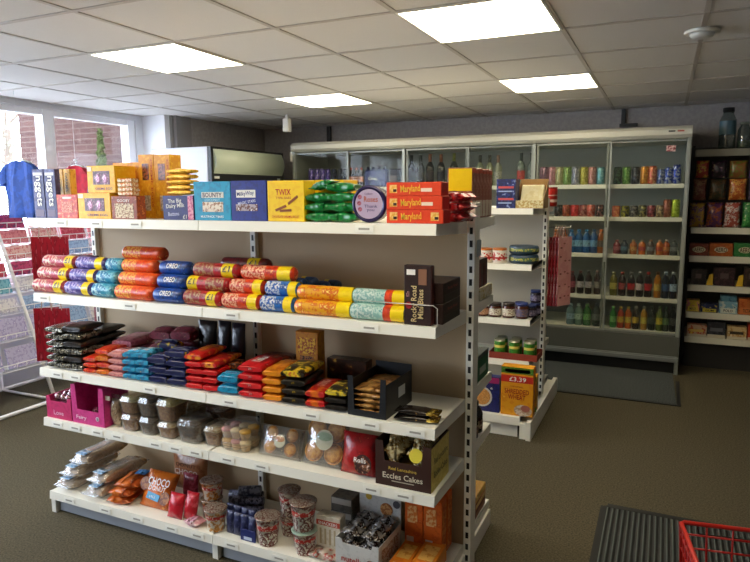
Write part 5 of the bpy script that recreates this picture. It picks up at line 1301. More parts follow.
for a, b in zip(DIV, DIV[1:]):
    mid = (a + b) / 2
    for k, (p, q) in enumerate(((a + .02, mid + .02), (mid - .02, b - .02))):
        y = FY + .02 + k * .022
        bm = bmesh.new(); z0, z1 = .335, 1.985; fw = .014
        for x0, x1, za, zb in ((p, q, z0, z0 + fw), (p, q, z1 - fw, z1), (p, p + fw, z0 + fw, z1 - fw), (q - fw, q, z0 + fw, z1 - fw)): bm_box(bm, x0, x1, y, y + .016, za, zb)
        d = obj('sliding_door', mesh_from(bm, 'sliding_door', FGR), fr)
        bm = bmesh.new(); bm_box(bm, p + fw, q - fw, y + .006, y + .01, z0 + fw, z1 - fw); obj('pane', mesh_from(bm, 'pane', GD), d)
        if k == 0:
            bm = bmesh.new(); bm_box(bm, q - .03, q - .005, y - .012, y - .001, .95, 1.25); obj('handle', mesh_from(bm, 'handle', M('#a8acaa', .3, .5)), d)
for px, py, col in ((672, 129.5, '#3a3a38'), (681, 129.5, '#a84a3a')):
    obj('status_badge', box_mesh(.05, .002, .012, M(col, .4), 0), fr, (xcol(px, FY - .03, 2.045), FY - .031, 2.04))
obj('door_sticker', box_mesh(.07, .002, .05, M('#8a2a30', .5, 0, ('#d8b8b0',), 40), 0), fr, (xcol(671, FY + .015, 1.91), FY + .014, 1.885))

CANP = [(.024, 0), (.031, .008), (.033, .012), (.033, .125), (.027, .14)]
BOTP = [(.03, 0), (.033, .006), (.033, .14), (.0305, .158), (.0145, .19), (.0135, .2)]
WINP = [(.036, 0), (.038, .006), (.038, .19), (.03, .215), (.015, .245), (.014, .3)]
SIDE = {'l': 'left door', 'r': 'right door'}
CN = {}


def drink(kind, label, x, y, z, body, lab, cap, h, group, rad=1.0):
    P = {'can': CANP, 'bottle': BOTP, 'wine': WINP}[kind]; top_ = P[-1][1] + (.003 if kind == 'can' else .02); sc = h / top_; r0 = max(p for p, q in P) * rad
    nm = {'can': 'drink_can', 'bottle': 'drink_bottle', 'wine': 'wine_bottle'}[kind]
    t = thing(nm, label, 'can' if kind == 'can' else 'bottle', (x, y, z), 0, group)
    key = (round(sc, 2), round(rad, 2))
    sc, rad = key; r0 = max(p for p, q in P) * rad
    prof = [(round(p * rad, 4), round(q * sc, 4)) for p, q in P]
    if kind == 'can':
        obj('can', lathe_mesh(prof, M(body, .3, .35, lab, 26, .54), 16), t); obj('lid', lathe_mesh([(.0265 * rad, .139 * sc), (.0265 * rad, .143 * sc), (.024 * rad, .141 * sc)], M('#b0b4b4', .3, .8), 16), t)
    else:
        obj('bottle', lathe_mesh(prof, M(body, .12), 16), t)
        a, b = (.06, .12) if kind == 'bottle' else (.06, .15)
        obj('label', lathe_mesh([(r0 * 1.015, a * sc), (r0 * 1.015, b * sc)], M(*lab) if isinstance(lab, tuple) and len(lab) > 3 else M(lab[0] if isinstance(lab, tuple) else lab, .45, 0, ('#2a2a2a',), 60, .6), 16, 'label', False), t)
        n = P[-1][0] * rad
        obj('cap', lathe_mesh([(n * 1.2, (P[-1][1] - .004) * sc), (n * 1.2, (P[-1][1] + .018) * sc), (n * .8, (P[-1][1] + .02) * sc)] if kind == 'bottle' else [(n * 1.15, .24 * sc), (n * 1.15, .32 * sc)], M(cap, .35), 12), t)


YD = FY + .145
ROWN = ('topmost', 'second', 'third', 'fourth', 'lowest')
ORDN = ('first', 'second', 'third', 'fourth', 'fifth', 'sixth', 'seventh', 'eighth', 'ninth')


def row(k, side, kind, items, tops, where=None, pw=8.6, dy=0):
    YD = FY + .145 + dy
    n = len(items)
    for i, (px, word, body, lab, cap) in enumerate(items):
        z = FZ[k] + .0012; tp = tops[i] if isinstance(tops, (list, tuple)) else tops
        h = top(px, tp, YD - .03) - z
        rad = (xcol(px + pw / 2, YD - .0, z + .1) - xcol(px - pw / 2, YD, z + .1)) / 2 / {'can': .033, 'bottle': .033, 'wine': .038}[kind]
        drink(kind, '%s %s on %s fridge shelf, %s, %s from left' % (word, 'can' if kind == 'can' else 'bottle', ROWN[k], where or (SIDE[side] + ' of rightmost pair'), ORDN[i]), xcol(px, YD, z + h * .4), YD, z, body, lab, cap, h, 'drinks on the %s fridge shelf' % ROWN[k], rad)


def C(px, w_, b, l=None, c='#222222'): return (px, w_, b, (l,) if isinstance(l, str) else l, c)


row(0, 'l', 'can', [C(543.7, 'mauve', '#8f6a84', '#a8869c'), C(551.5, 'dusty pink', '#b8808c', '#c89aa0'), C(559.4, 'sage beige', '#a8a878', '#c0b890'), C(567.4, 'lime green', '#7a9a52', '#a0b870'), C(575.7, 'silver lilac', '#8a8c9c', '#b0b2c0'), C(584.2, 'olive yellow', '#a8a038', '#c8c060'), C(592.4, 'salmon', '#b07a74', '#c89890'), C(600.7, 'pale teal', '#5f9aa4', '#8ab8c0')], 166.5)
row(0, 'r', 'can', [C(617.6, 'black green', '#1c2620', '#4a6a50'), C(626.5, 'grass green', '#5a8a3a', '#88b060'), C(635.6, 'black grey', '#22242c', '#50545e'), C(644.5, 'amber', '#c07a1c', '#d89a3a'), C(652.6, 'coral', '#c0604a', '#e0a070'), C(661, 'short blue silver', '#4a5a94', '#a0a8c0'), C(668.4, 'tall blue silver', '#2a46a0', '#b0b8cc'), C(676.5, 'tallest deep blue', '#1f3aa0', '#a8b0c8')], [166.5, 166.5, 166.5, 166, 165.5, 169, 167, 164])
row(1, 'l', 'can', [C(558.5, 'dark grey', '#2a2624', '#6a5a50'), C(566.4, 'rust', '#8a3a24', '#b8683a'), C(574.7, 'red', '#b01c20', '#d04a40'), C(583, 'brown red', '#8a3430', '#c08a7a'), C(590.8, 'orange red', '#b84a34', '#d89080'), C(599.7, 'black', '#2a2222', '#8a5a50')], 204.5)
row(1, 'r', 'can', [C(616, 'orange', '#b8583a', '#d8905a'), C(625, 'mustard', '#a09a2c', '#3a3424'), C(633.6, 'dark grey', '#3a3634', '#8a8478'), C(642.4, 'olive black', '#45422c', '#a09858'), C(651.3, 'maroon', '#6a1c28', '#a04a50'), C(660, 'brown tan', '#6a5438', '#b09a70'), C(667, 'tall brick', '#8a4a34', '#a8684a'), C(675.5, 'tall lime', '#9ab01c', '#c8d84a')], [205.5, 205.5, 205.5, 205, 205, 205, 199, 199])
row(2, 'l', 'bottle', [C(556.4, 'orange', '#c8602a', '#8a3a1c', '#c87a3a'), C(563.8, 'amber', '#b8601c', '#c88a4a', '#a85a2a'), C(571.3, 'sky blue', '#1c5a94', '#7ab0d0', '#2a7ab0'), C(578.8, 'clear blue', '#1c5288', '#7ab0d0', '#2a7ab0'), C(586.3, 'bright blue', '#205a98', '#84b4d4', '#2a7ab0'), C(593.8, 'deep blue', '#1a4a80', '#6a9ac0', '#2a6a9a'), C(600.9, 'dark orange', '#8a4a1c', '#4a3a2a', '#c86a2a')], 229.5, None, 7.8)
row(2, 'r', 'bottle', [C(616.8, 'dusty red', '#7a2a34', '#a85a64', '#8a3a3a'), C(624.2, 'slate blue', '#2a3a4a', '#4a6a80', '#3a4a5a'), C(633.2, 'tawny', '#a86028', '#d8a05a', '#b89a6a'), C(642, 'fiery orange', '#c86a24', '#a82a1c', '#c8b8a0'), C(650.5, 'grey brown', '#5a4a44', '#8a8a90', '#b07a5a'), C(659.5, 'warm orange', '#c06a2c', '#a83a1c', '#b8a08a'), C(666.2, 'russet', '#a84a20', '#c87a3a', '#a89080'), C(673.8, 'smoky grey', '#4a5050', '#7a8080', '#6a7070')], 240, None, 7.4)
row(3, 'l', 'bottle', [C(565, 'dark green', '#2a3420', '#a8a05a', '#3a4a2a'), C(572, 'berry red', '#4a1820', '#b85a64', '#7a2a2a'), C(580.3, 'black cola', '#1c1214', '#b8b0b0', '#5a2a2a'), C(588.4, 'brown cola', '#221416', '#a8a0a4', '#2a2a2a'), C(597.2, 'dark cherry', '#2c1a1c', '#8a8278', '#5a4a4a')], 271, None, 6.9)
row(3, 'r', 'bottle', [C(613.5, 'yellow olive', '#6a6424', '#d0c05a', '#8a8a5a'), C(622, 'maroon black', '#2a1416', '#8a2a2a', '#7a1c1c'), C(631, 'cola brown', '#1c0e0e', '#b81c24', '#8a8a8a'), C(639.6, 'cola black', '#180e10', '#c8b8b8', '#a8a8a8'), C(648, 'cola dark', '#1c1012', '#b01c26', '#a02020'), C(657.4, 'golden orange', '#a86a1c', '#d8b04a', '#5a3a1c'), C(665.3, 'midnight blue', '#141c30', '#3a5a8a', '#8aa0b8'), C(673, 'navy white', '#161c2c', '#9ab0c8', '#a0a8b0')], 272, None, 7.6)
row(4, 'l', 'bottle', [C(570.5, 'clear blue grey', '#6a8488', '#8fb0c0', '#a8c0c8'), C(578.5, 'clear mint', '#6a8a78', '#a8c8b0', '#b0c8c0'), C(587, 'leaf green', '#2f6a34', '#6ab05a', '#8ac07a'), C(596.5, 'dark smoky', '#3a403c', '#6a7068', '#4a504c')], 304, None, 8.2)
row(4, 'r', 'bottle', [C(613, 'fresh green', '#2a7030', '#78b868', '#6ab05a'), C(620.5, 'red and yellow', '#a83a24', '#d8b03a', '#c8a030'), C(628, 'orange and yellow', '#b85a24', '#d8b83a', '#c8b040'), C(635.6, 'dark yellow banded', '#2a1c18', '#c8a83a', '#c8c0b8'), C(643.8, 'yellow red', '#a87a2a', '#d8c04a', '#c8c0a0'), C(651.4, 'dark bottle green', '#1c2620', '#3a4a3a', '#2a3a2a'), C(659.3, 'olive gold', '#5a6a24', '#c8b83a', '#4a6a2a'), C(665.6, 'green black', '#1c2c20', '#5a7a4a', '#2a4a2a'), C(672.6, 'shadowy black', '#1c2020', '#3a4040', '#2a2a2a')], 307, None, 6.8)
WA, WM = 'far left door pair', 'middle door pair'
row(0, 'l', 'can', [C(311.5, 'violet', '#4a3a94', '#8a7cc4'), C(317, 'purple', '#5a48a4', '#9a8cd0'), C(322.5, 'pale violet', '#6050b0', '#a498dc'), C(328, 'indigo', '#44389a', '#7a6cc0'), C(334, 'navy', '#1c2444', '#3a4670'), C(339.8, 'dark navy', '#161c34', '#2e385a'), C(345.6, 'blue black', '#14182c', '#2a3250')], 168.5, WA, 5.2)
row(0, 'l', 'bottle', [C(351.5, 'dark, orange topped', '#241a18', '#d8885a', '#d0501c'), C(356.5, 'black, orange topped', '#201614', '#d89060', '#d85820'), C(361.5, 'brown, orange topped', '#281a16', '#d88a58', '#c84c1a')], 167.5, WA, 4.6)
row(0, 'r', 'wine', [C(411.5, 'dark green wine', '#1c2420', '#3a423a', '#2a342e'), C(420.5, 'dark wine', '#20241f', '#4a4a40', '#303830'), C(430, 'black wine with copper top', '#1a1616', '#2c2430', '#a8643c'), C(441, 'navy wine with copper top', '#181a26', '#2a2c3a', '#a0603a'), C(454, 'black wine with gold top', '#171812', '#4a4a30', '#8a8a3c'), C(480, 'clear pale yellow spirit', '#8f987c', '#b0b490', '#4a4c44'), C(489.5, 'clear straw spirit', '#949a7a', '#b4b48c', '#54564c'), C(498, 'pale spirit with pink top', '#a0a490', '#b8b8a8', '#a8806a')], [155, 155, 154, 154, 153, 155, 155, 155], WM, 7.6, .13)
row(0, 'r', 'wine', [C(521, 'large red labelled spirit', '#7c8a84', '#c03a34', '#5a6662'), C(531.5, 'clear grey spirit', '#7c8884', '#8a9490', '#5a6460')], [153, 153], 'middle pair end', 8.0, .13)
zz = FZ[0] + .0012
t = thing('bottle_multipack', 'blue wrapped drink multipack on the fridge shelf above the orange biscuit boxes', 'multipack', ((xcol(365, YD, zz + .1) + xcol(388, YD, zz + .1)) / 2, YD + .03, zz)); W = xcol(388, YD, zz + .1) - xcol(365, YD, zz + .1)
obj('wrap', box_mesh(W, .13, .18, film('#1c2a80', ('#16205e', '#6a7ac0'), 14, .6), .02), t); obj('lettering', text_mesh('Crisp', W * .4, .04, WT_), t, (-W * .1, -.0675, .085), FRONT)
for k in range(4): obj('bottle_cap', lathe_mesh([(.016, .179), (.016, .21)], M('#14184a', .4), 12), t, ((k - 1.5) * W * .24, -.03, 0))
for k, px in enumerate((391.5, 403)):
    x = xcol(px + 3, YD, zz + .1)
    t = thing('drink_carton', 'grey fronted carton beside the blue multipack in the fridge, %s' % ('left', 'right')[k], 'carton', (x, YD + .02, zz), 0, 'grey cartons beside the blue multipack')
    obj('carton', box_mesh(.1, .12, .18, M('#2a2f4c', .45), .004), t); obj('grey_panel', box_mesh(.08, .001, .08, M('#7a7484', .5), 0), t, (0, -.0605, .035))

# ================================================================== white upright cooler with lit header, against the alcove wall
CX, CY0, CY1 = -3.7, 4.6, 5.78
t = thing('display_cooler', 'white upright cooler with a pale header panel, left of the drinks fridge', 'cooler', (0, 0, 0))
bm = bmesh.new(); bm_box(bm, -4.42, CX - .06, CY0, CY1, .08, 1.985); bmesh.ops.bevel(bm, geom=bm.edges[:], offset=.008, segments=1, affect='EDGES'); obj('body', mesh_from(bm, 'body', M('#dfe0e6', .4)), t)
bm = bmesh.new(); bm_box(bm, CX - .06, CX - .02, CY0, CY1, .08, 1.985); obj('front_frame', mesh_from(bm, 'front_frame', M('#17181a', .4)), t)
bm = bmesh.new(); N = 8; pr = [(CX - .02 + .035 * math.sin(PI * i / N), 1.745 + .22 * i / N) for i in range(N + 1)]
A = [bm.verts.new((x, CY0 + .03, z)) for x, z in pr]; B = [bm.verts.new((x, CY1 - .03, z)) for x, z in pr]
for i in range(N): f = bm.faces.new((A[i], B[i], B[i + 1], A[i + 1])); f.smooth = True
bm.faces.new(A); bm.faces.new(B[::-1]); bmesh.ops.recalc_face_normals(bm, faces=bm.faces[:]); obj('header_panel', mesh_from(bm, 'header_panel', M('#b4bfa9', .35)), t)
obj('badge', box_mesh(.002, .07, .022, M('#d8dcd8', .4), 0), t, (CX - .018, CY0 + .07, 1.7)); obj('thermostat', box_mesh(.004, .05, .03, M('#9aa09a', .4), 0), t, (CX - .017, CY1 - .1, 1.69))
for k in range(2):
    y0 = CY0 + .03 + k * (CY1 - CY0 - .06) / 2; y1 = y0 + (CY1 - CY0 - .06) / 2
    bm = bmesh.new(); bm_box(bm, CX - .02, CX - .012, y0 + .004, y1 - .004, .2, 1.66); d = obj('door', mesh_from(bm, 'door', M('#22272a', .1)), t)
    bm = bmesh.new(); yh = y1 - .04 if k == 0 else y0 + .03; bm_box(bm, CX - .012, CX + .015, yh - .01, yh + .01, .8, 1.2); obj('handle', mesh_from(bm, 'handle', M('#8a8c8c', .3, .6)), d)
for x in (-4.35, CX - .15):
    for y in (CY0 + .06, CY1 - .06): obj('foot', lathe_mesh([(.02, 0), (.02, .082)], M('#1c1c1c', .6), 10), t, (x, y, 0))
obj('end_lamp', box_mesh(.03, .04, .1, WHITE, .004), fr, (FX0 - .016, FY + .02, 1.9))

# ================================================================== wall shelving right of the fridge
RX0, RX1, RYF, RYB = .215, 1.5, 6.1, 6.6
t = thing('wall_shelving', 'dark backed wall shelving with white shelf lips, right of the drinks fridge', 'shelving', (0, 0, 0))
bm = bmesh.new(); bm_box(bm, RX0, RX1, RYB - .02, RYB, .1, 1.95); obj('back_panel', mesh_from(bm, 'back_panel', M('#5a5651', .7)), t)
bm = bmesh.new(); bm_box(bm, RX0 - .02, RX0, RYF + .15, RYB, 0, 1.95); obj('side_panel', mesh_from(bm, 'side_panel', M('#55524d', .6)), t)
RZ = [1.905, 1.247, 1.0, .745, .505, .285]
for k, z in enumerate(RZ):
    bm = bmesh.new(); bm_box(bm, RX0, RX1, RYF + .02, RYB - .02, z - .03, z); bm_box(bm, RX0, RX1, RYF, RYF + .02, z - (.05 if k else .055), z + .003); obj('shelf', mesh_from(bm, 'shelf', M('#e6e3d2', .45) if k else M('#8f8a78', .5)), t)
bm = bmesh.new(); bm_box(bm, RX0, RX1, RYF + .08, RYF + .1, 0, .24); obj('kick_panel', mesh_from(bm, 'kick_panel', M('#2a2826', .7)), t)
for z in (1.455, 1.67): 
    bm = bmesh.new(); bm_tube(bm, [(RX0, RYF + .075, z), (RX1, RYF + .075, z)], .006, 8); obj('hanging_bar', mesh_from(bm, 'hanging_bar', STEEL, True), t)
CG = 'crisp bags on the shelving right of the fridge'
bags = [(0, 161, 178, [(694, 707, 'red and yellow', '#a8322a', ('#c8a03a', '#7a1c1c')), (708.5, 725, 'black and white', '#201c24', ('#4a2a4a', '#c8b890')), (727, 745.5, 'brown gold', '#8a5a2a', ('#6a7a2a', '#b84a1c')), (747, 763, 'purple', '#5a3a6a', ('#8a6a9a', '#3a2a4a'))]),
        (1, 179, 200, [(692, 706, 'brown red', '#6a342a', ('#8a6a4a', '#4a1c1c')), (708, 725.5, 'dark green brown', '#3a3a24', ('#6a4a2a', '#2a2c1c')), (728, 746, 'orange', '#b85a24', ('#d8a04a', '#8a2a1c')), (748, 764, 'violet grey', '#5a4a64', ('#8a7a8a', '#3a2a3a'))]),
        (2, 202.5, 226, [(690, 706, 'yellow purple', '#a8842a', ('#5a3a6a', '#c8b05a')), (707, 724, 'purple orange', '#6a3a6a', ('#b8642a', '#3a1c44')), (725, 741.5, 'red white', '#a84a3a', ('#d8c8c0', '#6a2a3a')), (743, 760, 'green', '#2a7a3a', ('#4a9a4a', '#c8c8a0'))])]
for r_, y0, y1, lst in bags:
    for k, (a, b, wd, col, two) in enumerate(lst):
        y = RYF + (.075 if r_ < 2 else .085)
        xa, xb = xcol(a, y - .02, 1.5), xcol(b, y - .02, 1.5); zb = RZ[1] + .004 if r_ == 2 else top(a, y1, y - .02); zt_ = top(a, y0, y - .02)
        o = obj('crisp_bag', bag_mesh(xb - xa, zt_ - zb, .05, film(col, two, 24, .53), k + r_), None, ((xa + xb) / 2, y - .035 + (.0 if r_ < 2 else -.005), zb), (0, 0, 0))
        tag(o, '%s crisp bag, %s row, %s right of the fridge' % (wd, ('upper', 'middle', 'lower')[r_], ('first', 'second', 'third', 'fourth')[k]), 'crisp bag', CG)
RB_ = lambda k: RZ[k] + .0045
for k, (a, b, wd, col, two) in enumerate(((689.5, 708.5, 'brown red', '#7a3424', '#8f4630'), (709.5, 733, 'orange', '#a8541c', '#b8642a'), (734, 757, 'green', '#2f7a3c', '#3f8a4c'))):
    c = carton('chocolate_box', '%s chocolate box with an oval cream name label, second shelf right of the fridge' % wd, 'carton', a, b, 243.5, RYF + .02, .1, RB_(2), card(col, (two,)), 'oval labelled boxes right of the fridge')
    c.disc(.5, .5, .026, M('#d0c8a8', .5), 'oval_label', sx=2.0); c.text('AERO', .5, .5, .5, .34, M('#4a1c14', .5), lift=.0034)
for k, (a, b, wd, pt, col, two) in enumerate(((691, 706, 'nearly black', 269, '#241a18', '#3a2a24'), (714, 735, 'dark maroon', 268, '#2c1a1c', '#4a2c30'), (744, 760, 'dark brown', 268, '#2a1a14', '#44301f'))):
    c = carton('chocolate_box', '%s carton on the third shelf right of the fridge' % wd, 'carton', a, b, pt, RYF + .03, .12, RB_(3), card(col, (two,)), 'dark cartons right of the fridge'); c.patch(.3, .4, .7, .7, M('#5a4a48', .5), 'name_label')
for k, (a, b, wd) in enumerate(((706.5, 713, 'left'), (736, 743, 'right'))):
    x0, x1 = xcol(a, RYF + .03, .8), xcol(b, RYF + .03, .8)
    bm = bmesh.new(); v = [bm.verts.new(p) for y in (0, .02) for p in ((x0, RYF + .025 + y, RB_(3)), (x1, RYF + .025 + y, RB_(3)), (x1, RYF + .025 + y, RB_(3) + .1), (x0 + .02, RYF + .025 + y, RB_(3) + .09))]
    for q in ((0, 1, 2, 3), (7, 6, 5, 4), (0, 4, 5, 1), (1, 5, 6, 2), (2, 6, 7, 3), (3, 7, 4, 0)): bm.faces.new([v[i] for i in q])
    o = obj('yellow_card', mesh_from(bm, 'yellow_card', M('#d8b02a', .5))); tag(o, 'yellow wedge shaped card between dark cartons, %s one' % wd, 'card', 'yellow cards right of the fridge')
for k, (a, b, wd, col, two) in enumerate(((686.5, 699.5, 'yellow and pink', '#c8a83a', ('#b86a7a', '#3a2a2a')), (701, 718, 'navy and yellow', '#1c2448', ('#2c3868', '#d8c03a')), (719, 737.5, 'pale blue', '#7aa8bc', ('#c8d0c8', '#4a7a94')), (738.5, 757, 'orange', '#b8642a', ('#a84a1c', '#d8944a')))):
    c = carton('sweet_box', '%s small carton on the fourth shelf right of the fridge' % wd, 'carton', a, b, (300, 304, 302, 299)[k], RYF + .02, .1, RB_(4), card(col, two, 22, .54), 'small cartons on the fourth shelf right of the fridge')
    c.patch(.1, .05, .9, .45, M(('#d8c04a', '#d8c84a', '#d8dcd0', '#c8743a')[k], .5), 'lower_panel'); c.text(('MINTS', 'GUM', 'POLO', 'TICTAC')[k], .5, .25, .5, .22, INK)
    if k == 2:
        c2 = Pack('sweet_box', 'pale blue small carton stacked on the lower pale blue one', 'carton', c.root.location.x - c.w / 2 + .01, c.root.location.x + c.w / 2 - .01, RYF + .03, .09, RB_(4) + c.h + .001, .05, card('#5a8aa0', ('#3a6a84',)), 'small cartons on the fourth shelf right of the fridge')
for k, (a, b, wd, pt, col, two) in enumerate(((687, 706.5, 'cream and red', 325, '#c8a888', ('#b83a2a', '#d8b04a')), (707.5, 725.5, 'charcoal', 322, '#22242a', ('#3a3c44', '#4a4a50')), (727, 746.5, 'cream', 327, '#d0b888', ('#b8884a', '#e0d0a8')), (748, 765, 'red', 325, '#b8341c', ('#c84a2a', '#a02414')))):
    c = carton('sweet_box', '%s carton on the lowest shelf right of the fridge' % wd, 'carton', a, b, pt, RYF + .02, .1, RB_(5), card(col, two, 20, .54), 'cartons on the lowest shelf right of the fridge')
    c.patch(.15, .4, .85, .62, M(('#d8b860', '#6a6a70', '#3a2a1c', '#e0c8a8')[k], .5), 'name_strip'); c.patch(.0, .0, 1, .2, M('#d0c8b0', .5), 'lower_strip')
GLS = clear('jar_glass', '#c8d4d4', .6, .04, .1, '#90a0a0')
for k, (px, pt, pw, lb) in enumerate(((727, 108, 17, 'large clear bottle with blue label and black lid, top of the right shelving'), (744, 122, 14, 'clear jar with green contents beside the large bottle, top of the right shelving'), (761, 122, 14, 'clear jar cut by the photo edge, top of the right shelving'))):
    y = RYF + .1; z = RZ[0] + .0045; h = top(px, pt, y) - z; R = (xcol(px + pw / 2, y, 2) - xcol(px - pw / 2, y, 2)) / 2
    t = thing('storage_jar', lb, 'jar', (xcol(px, y, 2), y, z), 0, 'clear jars on the right shelving'); obj('jar', lathe_mesh([(R * .9, 0), (R, .01), (R, h * .7), (R * .62, h * .86), (R * .62, h * .9)], GLS, 20), t)
    obj('cap', lathe_mesh([(R * .7, h * .9), (R * .7, h)], M('#141414' if k == 0 else '#7a8478', .4), 18), t)
    if k == 0: obj('label', lathe_mesh([(R * 1.01, h * .35), (R * 1.01, h * .68)], M('#4a6a7a', .4), 20, 'label', False), t)
    else: obj('contents', lathe_mesh([(R * .86, .012), (R * .9, h * .3)], M('#5a6a3a', .7, 0, ('#8a945a',), 50), 18), t)

# ================================================================== card rack and shirts by the window
RKX = -4.16; RK0, RK1 = 2.35, 4.3
rk = thing('card_rack', 'white wire greeting card rack under the window', 'card rack', (0, 0, 0)); RWT = M('#eeeef2', .35)


def rk_part(nm, segs, r_=.009):
    bm = bmesh.new()
    for s in segs: bm_tube(bm, s, r_, 8)
    return obj(nm, mesh_from(bm, nm, RWT, True), rk)


for y in (RK0, 3.1775, RK1):
    rk_part('side_frame', [[(RKX + .02, y, .02), (-4.36, y, .6), (-4.69, y, 1.42), (-4.75, y, 1.42), (-4.75, y, .02), (RKX + .02, y, .02), (RKX + .01, y, .04)]], .014)
rk_part('base_bar', [[(RKX + .02, RK0, .02), (RKX + .02, RK1, .02)]], .014); rk_part('rear_bar', [[(-4.75, RK0, .02), (-4.75, RK1, .02)]], .014)
TI = [(.3, -4.22), (.5, -4.31), (.68, -4.39), (.82, -4.45), (.94, -4.495), (1.06, -4.545), (1.18, -4.59), (1.3, -4.625)]
for z, x in TI:
    bm = bmesh.new()
    for dz, dx in ((0, .0), (.05, .005)): bm_tube(bm, [(x + dx, RK0, z + dz), (x + dx, RK1, z + dz)], .004, 6)
    bm_tube(bm, [(x - .1, RK0, z), (x - .1, RK1, z)], .004, 6)
    n = 26
    for i in range(n + 1):
        y = RK0 + (RK1 - RK0) * i / n; bm_tube(bm, [(x - .1, y, z), (x, y, z), (x + .005, y, z + .05)], .0025, 5)
    obj('wire_tier', mesh_from(bm, 'wire_tier', RWT, True), rk)
cc = [('pink', '#d8848c', ('#c05a6a', '#e8c0bc')), ('lilac', '#b8b4d8', ('#9a94c4', '#d8d4ea')), ('pale rose', '#e0b4b0', ('#c86a74', '#eed8d4')), ('teal', '#7ab4c4', ('#4a94a8', '#b8dce4')), ('white', '#dcdae0', ('#b8b4c8', '#eceaf0')), ('magenta', '#b8386a', ('#8a2450', '#5a3a7a')), ('sky blue', '#9ab8e0', ('#7a98c8', '#c8d8f0')), ('crimson', '#b02a44', ('#c85a6a', '#8a1c30'))]
order = [[4, 1, 1, 4, 6, 1, 6], [1, 4, 1, 1, 6, 4, 1], [1, 1, 4, 6, 3, 4, 1], [4, 1, 3, 4, 7, 2, 5], [1, 4, 7, 5, 6, 2, 3], [4, 2, 2, 2, 2, 6, 0], [2, 2, 2, 0, 2, 7, 0], [5, 5, 5, 5, 7, 2, 0]]
for r_, (z, x) in enumerate(TI):
    for k in range(7):
        nm, col, two = cc[order[r_][k]]; y = RK0 + .14 + k * .275
        o = obj('greeting_card', box_mesh(.012, .235, .155 if r_ < 2 else .108, M(col, .6, 0, two, 26, .53), .001), None, (x - .045, y, z + .006), (0, -.26, 0))
        tag(o, '%s gift wrap card, %s tier of the card rack, %s from the door end' % (nm, ('lowest', 'second', 'third', 'fourth', 'fifth', 'sixth', 'seventh', 'top')[r_], ORDN[k]), 'card', 'cards on the white rack')


def shirt(label, px, pt, yy, x0, w, h, mat, rz):
    z = pt; t = thing('t_shirt', label, 't-shirt', (x0, yy, z - h), rz)
    pts = [(-.3, 0), (.3, 0), (.31, .62), (.44, .56), (.5, .74), (.3, .94), (.12, 1.0), (.06, .965), (-.06, .965), (-.12, 1.0), (-.3, .94), (-.5, .74), (-.44, .56), (-.31, .62)]
    bm = bmesh.new(); d = .02
    A = [bm.verts.new((u * w, -d, v * h)) for u, v in pts]; B = [bm.verts.new((u * w, d, v * h)) for u, v in pts]; n = len(pts)
    for i in range(n): bm.faces.new((A[i], A[(i + 1) % n], B[(i + 1) % n], B[i]))
    bm.faces.new(A[::-1]); bm.faces.new(B); bmesh.ops.triangulate(bm, faces=[f for f in bm.faces if len(f.verts) > 4])
    bmesh.ops.subdivide_edges(bm, edges=bm.edges[:], cuts=2, use_grid_fill=True)
    rnd = random.Random(2)
    for v in bm.verts: v.co.y += .006 * math.sin(v.co.x * 40) + (.004 if v.co.y > 0 else -.004) * math.cos(v.co.z * 20)
    bmesh.ops.recalc_face_normals(bm, faces=bm.faces[:]); obj('shirt', mesh_from(bm, 'shirt', mat), t)
    bm = bmesh.new(); bm_tube(bm, [(-w * .28, 0, h * .97), (0, 0, h * 1.03), (w * .28, 0, h * .97)], .006, 8); bm_tube(bm, [(0, 0, h * 1.02), (0, 0, h * 1.08), (.018, 0, h * 1.1), (.022, 0, h * 1.13), (.0, 0, h * 1.16), (-.018, 0, h * 1.145)], .0045, 8)
    obj('hanger', mesh_from(bm, 'hanger', M('#e4ece8', .3), True), t)
    bm = bmesh.new(); bm_tube(bm, [(0, 0, h * 1.1), (0, 0, CZ - .006 - (z - h))], .0009, 5); obj('hanging_cord', mesh_from(bm, 'hanging_cord', M('#dfe4e4', .4), True), t)
    return t


YS = 3.3
a, b = at(3, 185, 'y', YS), at(40, 185, 'y', YS)
zt_ = top(22, 161, YS); w_ = (b.x - a.x)
shirt('blue t-shirt on a white hanger in front of the window', 0, zt_, YS, (a.x + b.x) / 2, w_ * 1.12, .43, M('#0f3f8c', .85, 0, ('#0c3678',), 14, .5), .0)
a, b = at(66, 185, 'y', 4.0), at(88, 185, 'y', 4.0)
shirt('crimson t-shirt on a white hanger behind the slim gold cartons', 0, top(76, 166, 4.0), 4.0, (a.x + b.x) / 2, (b.x - a.x) * 1.3, .36, M('#b0142a', .85, 0, ('#980f22',), 14, .5), .0)

# ================================================================== mats and basket
MD = M('#373b3b', .95, 0, ('#5a5f60',), 70, .5, .5, 500, .1, .16)
bm = bmesh.new(); v0 = [(-2.2, 4.965), (.152, 4.965), (.13, 5.845), (-2.2, 5.845)]
A = [bm.verts.new((x, y, .001)) for x, y in v0]; B = [bm.verts.new((x, y, .009)) for x, y in v0]
for i in range(4): bm.faces.new((A[i], A[(i + 1) % 4], B[(i + 1) % 4], B[i]))
bm.faces.new(A[::-1]); bm.faces.new(B)
t = thing('door_mat', 'long grey carpet mat in front of the drinks fridge', 'mat', (0, 0, 0)); obj('pile', mesh_from(bm, 'pile', MD), t)
bm = bmesh.new(); E_ = [(-2.2, 4.965, -2.2, 4.94), (0, 0, 0, 0)]
bm_box(bm, -2.23, .18, 4.945, 4.965, .0, .007); bm_box(bm, .153, .18, 4.965, 5.6, 0, .007); obj('rubber_edge', mesh_from(bm, 'rubber_edge', M('#191b1b', .7)), t)
t = thing('ribbed_mat', 'black ribbed rubber mat on the floor at the bottom right', 'mat', (0, 0, 0))
